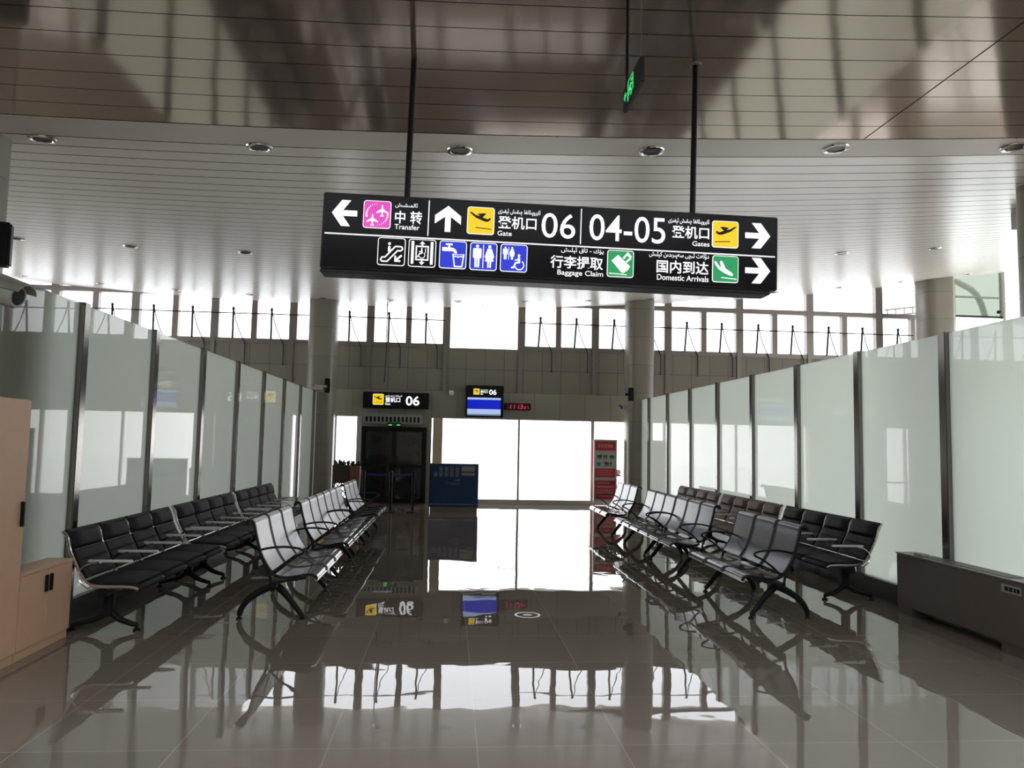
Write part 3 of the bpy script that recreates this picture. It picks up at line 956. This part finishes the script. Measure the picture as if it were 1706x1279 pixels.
ORD = ['first', 'second', 'third', 'fourth', 'fifth', 'sixth', 'seventh', 'eighth', 'ninth', 'tenth', 'eleventh', 'twelfth', 'thirteenth', 'fourteenth', 'fifteenth']
for rown, rowx, rowy in (('nearest', [-3.42, -1.65, .02, 1.65, 3.24, 4.87], [6.44, 6.38, 6.30, 6.23, 6.15, 6.16]), ('middle', [-6.75, -5.05, -3.3, 5.0, 6.5, 8.15], [12.2] * 6),
                         ('farthest', [-10.4, -8.6, -6.83, -5.04, -3.25, -1.57, .12, 1.81, 3.45, 5.1, 8.4, 10.15, 11.85, 13.75], [19.2] * 14)):
    for k, (x, yy) in enumerate(zip(rowx, rowy)):
        downlight(x, yy, 'round recessed ceiling downlight, %s from the left in the %s row' % (ORD[k], rown))


# ------------------------------------------------------------------ benches
def ribbon(mb, prof, y0, y1, t, mi=0):
    """thin bent sheet of thickness t following a side profile (x, z)"""
    P = [Vector((a, 0, b)) for a, b in prof]
    top, bot = [], []
    for i, p in enumerate(P):
        d = (P[min(i + 1, len(P) - 1)] - P[max(i - 1, 0)]).normalized()
        nrm = Vector((-d.z, 0, d.x))
        top.append(p + nrm * t / 2)
        bot.append(p - nrm * t / 2)
    out = [(q.x, q.z) for q in top] + [(q.x, q.z) for q in bot[::-1]]
    n = len(P)
    fn = lambda a, b, d: (a, d, b)
    m = len(out)
    v = [fn(a, b, y0) for a, b in out] + [fn(a, b, y1) for a, b in out]
    mb.add(v, [(i, i + 1, m + i + 1, m + i) for i in range(n - 1)], mi, True)
    mb.add(v, [(n + i, n + i + 1, m + n + i + 1, m + n + i) for i in range(n - 1)], mi, True)
    mb.add(v, [(n - 1, n, m + n, m + n - 1), (m - 1, 0, m, 2 * m - 1)], mi)
    mb.add(v, [(i, m - 1 - i, m - 2 - i, i + 1) for i in range(n - 1)], mi)
    mb.add(v, [(m + i, m + i + 1, 2 * m - 2 - i, 2 * m - 1 - i) for i in range(n - 1)], mi)


def spath(pts, n=5):
    return [(p.x, p.z) for p in smooth_path([(a, 0, b) for a, b in pts], n)]


BACK = spath([(-.035, .865), (-.02, .900), (.015, .905), (.038, .875), (.055, .80), (.082, .70), (.115, .60), (.165, .51), (.205, .455)])
SEAT = spath([(.235, .425), (.30, .405), (.40, .410), (.50, .428), (.565, .432), (.600, .415), (.612, .385)])


def metal_bench(label, shell):
    """three perforated steel seats; length along +y from the origin, facing +x"""
    r = empty('metal_bench', label=label, category='bench', group='perforated metal airport benches in the middle rows')
    p, L = .558, 1.674
    for k in range(3):
        y0, y1 = k * p + .008, (k + 1) * p - .008
        b = MB()
        ribbon(b, BACK, y0 + .03, y1 - .03, .008)
        bo = b.build('backrest', shell, r)
        for a in (y0, y1 - .034):
            f_ = MB()
            ribbon(f_, [(x - .004, z - .002) for x, z in BACK], a, a + .034, .020)
            f_.build('edge_frame', M['frame_dark'], bo)
        s_ = MB()
        ribbon(s_, SEAT, y0 + .03, y1 - .03, .008)
        so = s_.build('seat', M['pan'], r)
        for a in (y0, y1 - .034):
            f_ = MB()
            ribbon(f_, [(x, z - .004) for x, z in SEAT], a, a + .034, .020)
            f_.build('edge_frame', M['frame_dark'], so)
        MB().bbox(.590, .620, y0, y1, .372, .392, .004).build('front_lip', M['chrome'], so)
    bm_ = MB().bbox(.18, .25, .02, L - .02, .30, .36, .008).tube([(.42, .05, .375), (.42, L - .05, .375)], .014, 8)
    for k in range(4):
        y_ = min(max(k * p, .02), L - .02)
        bm_.tube(smooth_path([(.20, y_, .34), (.19, y_, .42), (.12, y_, .56), (.08, y_, .66)], 4), .013, 8)
        bm_.tube(smooth_path([(.22, y_, .35), (.35, y_, .375), (.52, y_, .40)], 4), .013, 8)
    bm_.build('beam_frame', M['frame_dark'], r)
    for y_ in (.17, L - .17):
        lg = MB()
        lg.tube(smooth_path([(.215, y_, .31), (.30, y_, .235), (.38, y_, .14), (.465, y_, .035)], 6), lambda t: .037 - .014 * t, 10, flat=(.8, 1))
        lg.tube(smooth_path([(.215, y_, .31), (.10, y_, .26), (-.02, y_, .18), (-.085, y_, .09), (-.10, y_, .03)], 6), lambda t: .037 - .014 * t, 10, flat=(.8, 1))
        lo = lg.lathe([(.045, -.03), (.045, .03)], (.215, y_, .32), 14, axis='Y').build('leg', M['frame_dark'], r)
        for fx in (.468, -.10):
            MB().lathe([(.028, 0), (.028, .012), (.012, .02), (.012, .04)], (fx, y_, 0), 12).build('foot_pad', M['black'], lo)
    for y_ in (.06, L - .06):
        pts = [(.09, y_, .640), (.20, y_, .662), (.32, y_, .668), (.43, y_, .655), (.475, y_, .632), (.46, y_, .608), (.40, y_, .580), (.30, y_, .510), (.22, y_, .430)]
        MB().tube(smooth_path(pts, 5), .013, 8, flat=(1.3, .8)).build('armrest', M['frame_dark'], r)
    return r


def pillow(mb, x0, z0, x1, z1, y0, y1, t, n=8, puff=.65):
    """padded cushion lying along the segment (x0,z0)-(x1,z1) of the side profile, bulging to the sitter's side"""
    d = Vector((x1 - x0, 0, z1 - z0))
    nr = Vector((d.z, 0, -d.x)).normalized()
    if nr.x + nr.z < 0:
        nr = -nr
    g = {}
    verts, faces = [], []
    for i in range(n + 1):
        for j in range(n + 1):
            u, v = i / n, j / n
            eu = 1 - abs(2 * u - 1) ** 4
            ev = 1 - abs(2 * v - 1) ** 6
            h = t * (1 - puff + puff * (eu * ev) ** .5)
            base = Vector((x0, 0, z0)) + d * u
            p = base + nr * h
            verts.append((p.x, y0 + (y1 - y0) * v, p.z))
    N = n + 1
    for i in range(n):
        for j in range(n):
            faces.append((i * N + j, i * N + j + 1, (i + 1) * N + j + 1, (i + 1) * N + j))
    k0 = len(verts)
    back = []
    for i in range(n + 1):
        for j in range(n + 1):
            u, v = i / n, j / n
            base = Vector((x0, 0, z0)) + d * u - nr * t * .25
            verts.append((base.x, y0 + (y1 - y0) * v, base.z))
    for i in range(n):
        for j in range(n):
            faces.append((k0 + i * N + j, k0 + (i + 1) * N + j, k0 + (i + 1) * N + j + 1, k0 + i * N + j + 1))
    for i in range(n):
        faces.append((i * N, (i + 1) * N, k0 + (i + 1) * N, k0 + i * N))
        faces.append((i * N + n, k0 + i * N + n, k0 + (i + 1) * N + n, (i + 1) * N + n))
        faces.append((i, k0 + i, k0 + i + 1, i + 1))
        faces.append((n * N + i, n * N + i + 1, k0 + n * N + i + 1, k0 + n * N + i))
    mb.add(verts, faces, 0, True)


def padded_bench(label, hide):
    """four padded seats on chrome frames; length along +y, facing +x"""
    r = empty('padded_bench', label=label, category='bench', group='padded leather benches along the glass walls')
    p, L = .590, 2.36
    for k in range(4):
        y0, y1 = k * p + .025, (k + 1) * p - .025
        b = MB()
        pillow(b, .099, .590, .180, .455, y0, y1, .036, puff=.3)
        pillow(b, .055, .685, .098, .592, y0, y1, .036, puff=.3)
        bo = b.build('backrest', hide, r)
        h = MB()
        pillow(h, .0, .835, .052, .690, y0 - .004, y1 + .004, .062)
        h.tube([(.004, y0, .838), (.004, y1, .838)], .022, 10)
        h.build('headrest', hide, bo)
        s_ = MB()
        pillow(s_, .185, .415, .600, .405, y0, y1, .045, puff=.45)
        pillow(s_, .600, .405, .625, .360, y0, y1, .03)
        s_.build('seat', hide, r)
        c = MB()
        for y_ in (y0 - .010, y1 + .010):
            c.tube(smooth_path([(-.02, y_, .845), (.02, y_, .80), (.045, y_, .70), (.09, y_, .60), (.15, y_, .49), (.20, y_, .425), (.30, y_, .395), (.55, y_, .392), (.615, y_, .37)], 4), .011, 8, flat=(.8, 1.3))
        c.tube([(.17, y0, .44), (.17, y1, .44)], .006, 8)
        c.build('side_frame', M['chrome'], r)
    for k in range(5):
        y_ = min(max(k * p, .012), L - .012)
        a = MB().bbox(.20, .56, y_ - .022, y_ + .022, .598, .618, .008)
        ao = a.build('armrest', M['bar'], r)
        MB().tube(smooth_path([(.30, y_, .60), (.20, y_, .575), (.14, y_, .52), (.15, y_, .44), (.22, y_, .385)], 5), .014, 8, flat=(1.4, .8)).build('arm_bracket', M['chrome'], ao)
    MB().bbox(.28, .36, .03, L - .03, .31, .375, .008).build('beam', M['frame_dark'], r)
    for y_ in (.19, L - .19):
        lg = MB().bbox(.28, .36, y_ - .035, y_ + .035, .12, .33, .01)
        lg.tube(smooth_path([(.32, y_, .17), (.40, y_, .10), (.50, y_, .06), (.56, y_, .045)], 5), lambda t: .03 - .012 * t, 10)
        lg.tube(smooth_path([(.32, y_, .17), (.22, y_, .10), (.08, y_, .06), (.02, y_, .045)], 5), lambda t: .03 - .012 * t, 10)
        lo = lg.build('leg', M['frame_dark'], r)
        for fx in (.555, .025):
            MB().lathe([(.032, 0), (.032, .014), (.014, .022), (.014, .05)], (fx, y_, 0), 12).build('foot_pad', M['black'], lo)
    return r


mb0 = metal_bench('', M['shell'])
mb1 = metal_bench('', M['shell_dark'])
spots = [
    (mb0, -1.78, 7.15, 0, 'grey three-seat metal bench nearest the camera in the left middle row'),
    (mb0, -1.78, 9.32, 0, 'grey three-seat metal bench second from the camera in the left middle row'),
    (mb0, -1.78, 11.0, 0, 'grey three-seat metal bench third from the camera in the left middle row'),
    (mb0, -1.78, 13.08, 0, 'grey three-seat metal bench in front of the lattice planter, farthest on the left'),
    (mb1, 3.43, 7.20 + 1.674, PI, 'slate three-seat metal bench nearest the camera in the right middle row'),
    (mb1, 3.43, 9.60 + 1.674, PI, 'slate three-seat metal bench second from the camera in the right middle row'),
    (mb1, 3.43, 11.29 + 1.674, PI, 'slate three-seat metal bench third from the camera in the right middle row'),
    (mb1, 3.43, 13.64 + 1.674, PI, 'three-seat metal bench by the red notice board, farthest on the right'),
]
used = set()
for pr, x, y_, rz, lab in spots:
    o = pr if pr.name not in used else copy_tree(pr)
    used.add(pr.name)
    o.location = (x, y_, 0)
    o.rotation_euler = (0, 0, rz)
    o['label'] = lab
pb0 = padded_bench('', M['leather'])
pb1 = padded_bench('', M['leather_brown'])
spots = [
    (pb0, -3.17, 6.70, 0, 'black padded four-seat bench against the left glass wall beside the tan cabinet'),
    (pb0, -3.17, 9.20, 0, 'black padded four-seat bench second along the left glass wall from the cabinets'),
    (pb0, -3.17, 11.70, 0, 'black padded four-seat bench third along the left glass wall from the cabinets'),
    (pb0, 4.72, 8.09 + 2.36, PI, 'black padded four-seat bench against the right glass wall nearest the bronze cover'),
    (pb1, 4.72, 10.56 + 2.36, PI, 'brown padded four-seat bench next to the black one, right glass wall'),
    (pb1, 4.72, 13.02 + 2.36, PI, 'brown padded four-seat bench farthest along the right glass wall'),
]
used = set()
for pr, x, y_, rz, lab in spots:
    o = pr if pr.name not in used else copy_tree(pr)
    used.add(pr.name)
    o.location = (x, y_, 0)
    o.rotation_euler = (0, 0, rz)
    o['label'] = lab

# ------------------------------------------------------------------ cabinets at the left
CX = -3.08
tc_ = empty('tall_cabinet', (CX, 5.2, 0), label='tall tan cabinet at the left edge with a black bar handle', category='cabinet')
MB().box(-.20, -.018, -.72, .71, 0, 1.90).build('body', M['wood'], tc_)
for a, b, hy in ((-.715, -.008, -.06), (-.002, .706, .66)):
    d_ = MB().bbox(-.018, .0, a, b, .07, 1.895, .003).build('door', M['wood'], tc_)
    MB().bbox(0, .025, hy - .012, hy + .012, .98, 1.16, .004).build('handle', M['black'], d_)
lc = empty('low_cabinet', (CX, 6.305, 0), label='low tan two-door cabinet standing beside the tall one', category='cabinet')
MB().box(-.20, -.018, -.385, .385, 0, .61).bbox(-.205, .003, -.388, .390, .61, .635, .004).build('body', M['wood'], lc)
for a, b, hy in ((-.383, -.002, -.035), (.002, .383, .035)):
    d_ = MB().bbox(-.018, .0, a, b, .07, .607, .003).build('door', M['wood'], lc)
    MB().bbox(0, .022, hy - .012, hy + .012, .44, .57, .004).build('handle', M['black'], d_)

# ------------------------------------------------------------------ bronze cover at the right
ht = empty('radiator_cover', (4.62, 6.2, 0), label='long low bronze metal cover box with a floor slot along the right glass wall', category='radiator cover')
MB().bbox(0, .22, -1.7, 1.45, .085, .60, .006).box(.01, .22, 1.22, 1.45, 0, .09).box(.01, .22, -1.7, -.03, 0, .09).box(.18, .22, -.03, 1.22, 0, .09).build('body', M['bronze'], ht)
MB().bbox(-.008, .225, -1.72, 1.46, .60, .612, .004).build('top', M['alu'], ht)
gv = MB()
for k in range(7):
    gv.box(.05 + k * .022, .062 + k * .022, -.1, 1.1, .612, .618)
gv.build('outlet_grille', M['alu'], ht)
pl = MB().box(-.004, 0, -.28, -.06, .50, .565).build('label_plate', M['grey'], ht)
MB().box(-.006, -.004, -.27, -.24, .515, .55).box(-.006, -.004, -.23, -.205, .515, .55).box(-.006, -.004, -.19, -.15, .515, .55).box(-.006, -.004, -.14, -.10, .515, .55).build('print', M['black'], pl)
MB().bbox(4.66, 4.74, 7.28, 7.42, .613, .638, .005).build('small_box', M['grey'], label='small grey box lying on the far end of the bronze cover', category='box')

# ------------------------------------------------------------------ counter, barrier, planters, notice board
ct = empty('gate_counter', (.125, 18.35, 0), label='deep blue boarding counter with rows of pictograms on its front', category='counter')
MB().bbox(-.56, .56, 0, .55, .0, .12, .004).build('plinth', M['bronze'], ct)
MB().bbox(-.58, .58, -.02, .58, .12, 1.12, .008).build('body', M['blue'], ct)
MB().bbox(-.585, .585, -.025, .585, 1.12, 1.14, .004).build('top', M['skirt'], ct)
yc = -.0205
pg = MB()
for row, cols in ((0, (1, 2, 3, 4)), (1, (0, 1, 2, 3, 4))):
    for c_ in cols:
        x0 = -.48 + c_ * .127
        z0 = .98 - row * .125
        for b_ in (rrect(0, 0, 1, .12, .03), rrect(0, .88, 1, 1, .03), rrect(0, 0, .14, 1, .03), rrect(.86, 0, 1, 1, .03), circ(.5, .68, .11, 8), rrect(.3, .2, .7, .55, .05), rrect(.1, -.28, .9, -.14, .03)):
            pg.prism(b_, lambda a, q, d: (x0 + a * .085, yc - d, z0 + q * .085), 0, .002)
pg.build('pictogram_grid', M['blue_line'], ct)
MB().box(.17, .49, yc - .002, yc, .96, 1.08).box(.17, .49, yc - .002, yc, .86, .93).build('notice_text', M['grey_print'], ct)
MB().box(-.20, .14, yc - .002, yc, .685, .692).box(-.10, .14, yc - .002, yc, .645, .652).prism([(.0, .74), (.06, .755), (.13, .775), (.13, .74), (.08, .735)], lambda a, b, d: (a, yc - d, b), 0, .002).box(-.57, .57, yc - .002, yc, .175, .19).build('front_lines', M['blue_line'], ct)

for k, (x, y_, lab) in enumerate(((-1.33, 18.0, 'black belt barrier post between two blue belts, in front of the dark door'), (-.82, 18.07, 'black belt barrier post beside the blue counter, right end of the belts'), (-1.95, 17.95, 'black belt barrier post by the planter, left end of the belts'))):
    sp = empty('barrier_post', (x, y_, 0), label=lab, category='barrier post', group='belt barrier posts before the gate door')
    MB().lathe([(.16, 0), (.165, .012), (.12, .025), (.04, .035)], n=24).build('base', M['black'], sp)
    MB().lathe([(.032, .03), (.032, .80)], n=16).build('pole', M['black'], sp)
    MB().lathe([(.04, .80), (.042, .92), (.03, .95), (.0, .955)], n=16).build('belt_head', M['black'], sp)
    if k < 2:
        x2, y2 = ((-1.95, 17.95), (-1.33, 18.0))[k]
        b = MB()
        dx, dy = x2 - x, y2 - y_
        q = [(dx * t, dy * t, .885 - .02 * math.sin(PI * t)) for t in [.085 + .80 * i / 12 for i in range(13)]]
        b.tube([(px + 0, py, pz) for px, py, pz in q], .024, 8, flat=(.06, 1))
        b.build('belt', M['belt'], sp)

p1 = empty('planter', (-2.30, 17.3, 0), label='dark brown planter box on a lattice stand behind the far left bench', category='planter')
MB().box(-.25, .11, -.16, .16, .70, 1.10).build('box', M['pot_brown'], p1)
lt = MB()
for k in range(-3, 5):
    for s_ in (1, -1):
        for z0 in (.0,):
            a = (-.07 + k * .12, 0)
            x0, x1 = -.07 + k * .12 - s_ * .35, -.07 + k * .12 + s_ * .35
            # clip to the stand's width
            t0, t1 = 0, 1
            pts = []
            for t in [i / 40 for i in range(41)]:
                xx = x0 + (x1 - x0) * t
                if -.25 <= xx <= .11:
                    pts.append((xx, .70 * t))
            if len(pts) > 1:
                lt.tube([(pts[0][0], -.15, pts[0][1]), (pts[-1][0], -.15, pts[-1][1])], .011, 6)
lt.box(-.25, -.225, -.16, -.13, 0, .7).box(.085, .11, -.16, -.13, 0, .7).box(-.25, -.225, .13, .16, 0, .7).box(.085, .11, .13, .16, 0, .7)
lt.build('lattice_stand', M['black'], p1)
p2 = empty('planter', (-2.06, 17.22, 0), label='narrow red-brown planter beside the lattice planter, left of the dark door', category='planter')
MB().prism([(-.085, 0), (.085, 0), (.11, 1.08), (-.11, 1.08)], lambda a, b, d: (a, d, b), -.14, .14).build('box', M['pot_red'], p2)
for pr, (xa, xb), zt in ((p1, (-.24, .10), 1.10), (p2, (-.10, .10), 1.08)):
    lf = MB()
    for k in range(46):
        x = random.uniform(xa, xb)
        yq = random.uniform(-.12, .12)
        a = random.uniform(0, 2 * PI)
        h = random.uniform(.04, .14)
        dx, dy = math.cos(a) * .04, math.sin(a) * .04
        lf.add([(x - dy * .3, yq + dx * .3, zt - .01), (x + dx * .6 - dy * .5, yq + dy * .6 + dx * .5, zt + h * .6), (x + dx, yq + dy, zt + h), (x + dx * .6 + dy * .5, yq + dy * .6 - dx * .5, zt + h * .6), (x + dy * .3, yq - dx * .3, zt - .01)], [(0, 1, 2, 3, 4)])
    lf.build('foliage', M['leaf'], pr, kind='stuff')

nb = empty('notice_board', (4.19, 20.45, 0), label='tall grey-framed notice board with red posters by the right column', category='notice board')
MB().box(-.315, -.275, -.03, .03, 0, 1.80).box(.275, .315, -.03, .03, 0, 1.80).box(-.275, .275, -.03, .03, 1.75, 1.80).box(-.275, .275, -.03, .03, .70, .78).box(-.275, .275, -.03, .03, .14, .20).build('frame', M['alu_light'], nb)
MB().box(-.30, .30, -.20, .20, 0, .03).build('base', M['alu_light'], nb)
u = MB().box(-.275, .275, -.01, .01, .78, 1.75).build('upper_poster', M['red'], nb)
MB().box(-.275, .275, -.014, -.01, 1.02, 1.50).build('pale_field', M['poster_pale'], u)
for row, cols in ((1.27, (-.20, -.16, -.12, -.03, .03, .14, .18, .22)), (1.08, (-.20, -.15, 0, .04, .08, .15))):
    for c_ in cols:
        hh = random.uniform(.11, .15)
        decal('figure', man(c_, row, hh), (0, 1, 0, 1), -.0142, M['poster_dark'], u)
hd = MB()
for k in range(5):
    hd.box(-.20 + k * .085, -.135 + k * .085, -.013, -.01, 1.58, 1.68)
for k in range(9):
    hd.box(-.19 + k * .045, -.165 + k * .045, -.017, -.014, 1.45, 1.475)
for k in range(3):
    hd.box(-.21, .21 - .05 * (k % 2), -.013, -.01, .96 - k * .055, .975 - k * .055)
hd.build('text_blocks', M['poster_pink'], u)
l2 = MB().box(-.275, .275, -.01, .01, .20, .70).build('lower_poster', M['red_deep'], nb)
hd = MB()
for k in range(5):
    hd.box(-.21 + k * .07, -.165 + k * .07, -.013, -.01, .61, .655)
hd.box(-.22, .24, -.013, -.01, .51, .56)
for k in range(11):
    hd.box(-.22 + k * .042, -.20 + k * .042, -.013, -.01, .33, .48)
hd.box(-.22, .24, -.013, -.01, .28, .30)
hd.build('text_blocks', M['poster_pink'], l2)


# ------------------------------------------------------------------ speakers and cameras
def speaker(loc, rz, w_, h_, lab):
    o = empty('wall_speaker', loc, rz, label=lab, category='speaker')
    MB().bbox(-w_ / 2, w_ / 2, -.12, .0, -h_ / 2, h_ / 2, .015).build('cabinet', M['black'], o)
    MB().bbox(-w_ / 2 + .015, w_ / 2 - .015, -.126, -.118, -h_ / 2 + .02, h_ / 2 - .02, .004).build('grille', M['frame_dark'], o)
    MB().box(-.02, .02, -.01, .06, -.03, .03).box(-.12, .02, .03, .06, -.03, .03).build('bracket', M['black'], o)


speaker((-3.08, 19.35, 2.99), .15, .13, .36, 'slim black loudspeaker on the far left column above the glass wall')
speaker((4.60, 19.34, 2.96), .0, .13, .34, 'slim black loudspeaker on the far right column above the glass wall')
speaker((-3.545, 6.14, 3.10), 0.35, .22, .34, 'dark loudspeaker on the near left column at the photo edge')


def bullet_cam(loc, rz, tilt, s_, lab):
    o = empty('security_camera', loc, rz, label=lab, category='security camera')
    o.rotation_euler = (tilt, 0, rz)
    MB().lathe([(.0, -.30 * s_), (.075 * s_, -.30 * s_), (.085 * s_, -.28 * s_), (.085 * s_, .0), (.05 * s_, .03 * s_)], n=18, axis='Y').build('body', M['grey'], o)
    MB().lathe([(.0, -.305 * s_), (.06 * s_, -.302 * s_)], n=16, axis='Y').build('lens', M['black'], o)
    MB().prism([(.10 * math.cos(a) * s_, .10 * math.sin(a) * s_) for a in [math.radians(20 + 10 * k) for k in range(15)]] + [(.094 * math.cos(a) * s_, .094 * math.sin(a) * s_) for a in [math.radians(160 - 10 * k) for k in range(15)]], lambda a, b, d: (a, d, b), -.36 * s_, .0).build('sun_hood', M['alu_light'], o)
    MB().tube([(0, .0, 0), (0, .14 * s_, .01 * s_), (0, .235 * s_, .02 * s_)], .02 * s_, 8).build('mount_arm', M['alu_light'], o)


bullet_cam((-3.12, 5.25, 2.615), 1.42, .25, .95, 'pale bullet security camera on a glass wall post at the left photo edge')
bullet_cam((4.64, 19.52, 2.64), -1.2, .05, .9, 'small bullet security camera on the far right column below the loudspeaker')
bullet_cam((-3.30, 18.9, 2.90), 1.3, .05, .8, 'small grey security camera on top of the far left glass wall')
dm = empty('dome_camera', (.01, FY - .02, 2.99), label='small white dome camera on the bulkhead between gate sign and screen', category='security camera')
MB().bbox(-.06, .06, -.14, 0, .0, .05, .01).build('mount', M['white'], dm)
MB().lathe([(.0, -.10), (.05, -.08), (.07, -.03), (.075, .0), (.06, .01)], (0, -.09, 0), 16).build('dome', M['white'], dm)


# ------------------------------------------------------------------ floor stickers
def ring(o, r0, r1, z, m, nm):
    n = 40
    v = []
    for r in (r0, r1):
        for h in (0, .001):
            v += [(r * math.cos(2 * PI * k / n), r * math.sin(2 * PI * k / n), z + h) for k in range(n)]
    f = []
    for k in range(n):
        j = (k + 1) % n
        f += [(n + k, n + j, 3 * n + j, 3 * n + k), (k, n + k, n + j, j)[::-1], (2 * n + k, 2 * n + j, 3 * n + j, 3 * n + k)]
    MB().add(v, f).build(nm, m, o)


s1 = empty('floor_sticker', (.79, 7.5, 0), label='round floor sticker with white rim and green centre on the open floor', category='floor sticker')
ring(s1, .105, .125, .0003, M['sticker'], 'rim')
MB().lathe([(.045, .0003), (.045, .0012), (0, .0012)], n=24).build('centre', M['sticker_green'], s1)
s2 = empty('floor_sticker', (.80, 10.3, 0), label='faint worn ring sticker on the bright floor nearer the gate windows', category='floor sticker')
ring(s2, .11, .125, .0003, M['sticker_grey'], 'rim')
MB().prism([(-.10, -.05), (.04, -.05), (.04, -.09), (.12, 0), (.04, .09), (.04, .05), (-.10, .05)], lambda a, b, d: (a - .70, b + 8.62, d), .0003, .0015).build('floor_arrow', M['sticker_green'], label='small green arrow sticker on the dark floor left of the middle', category='floor sticker')  # thin green arrow shape laid flat on the floor
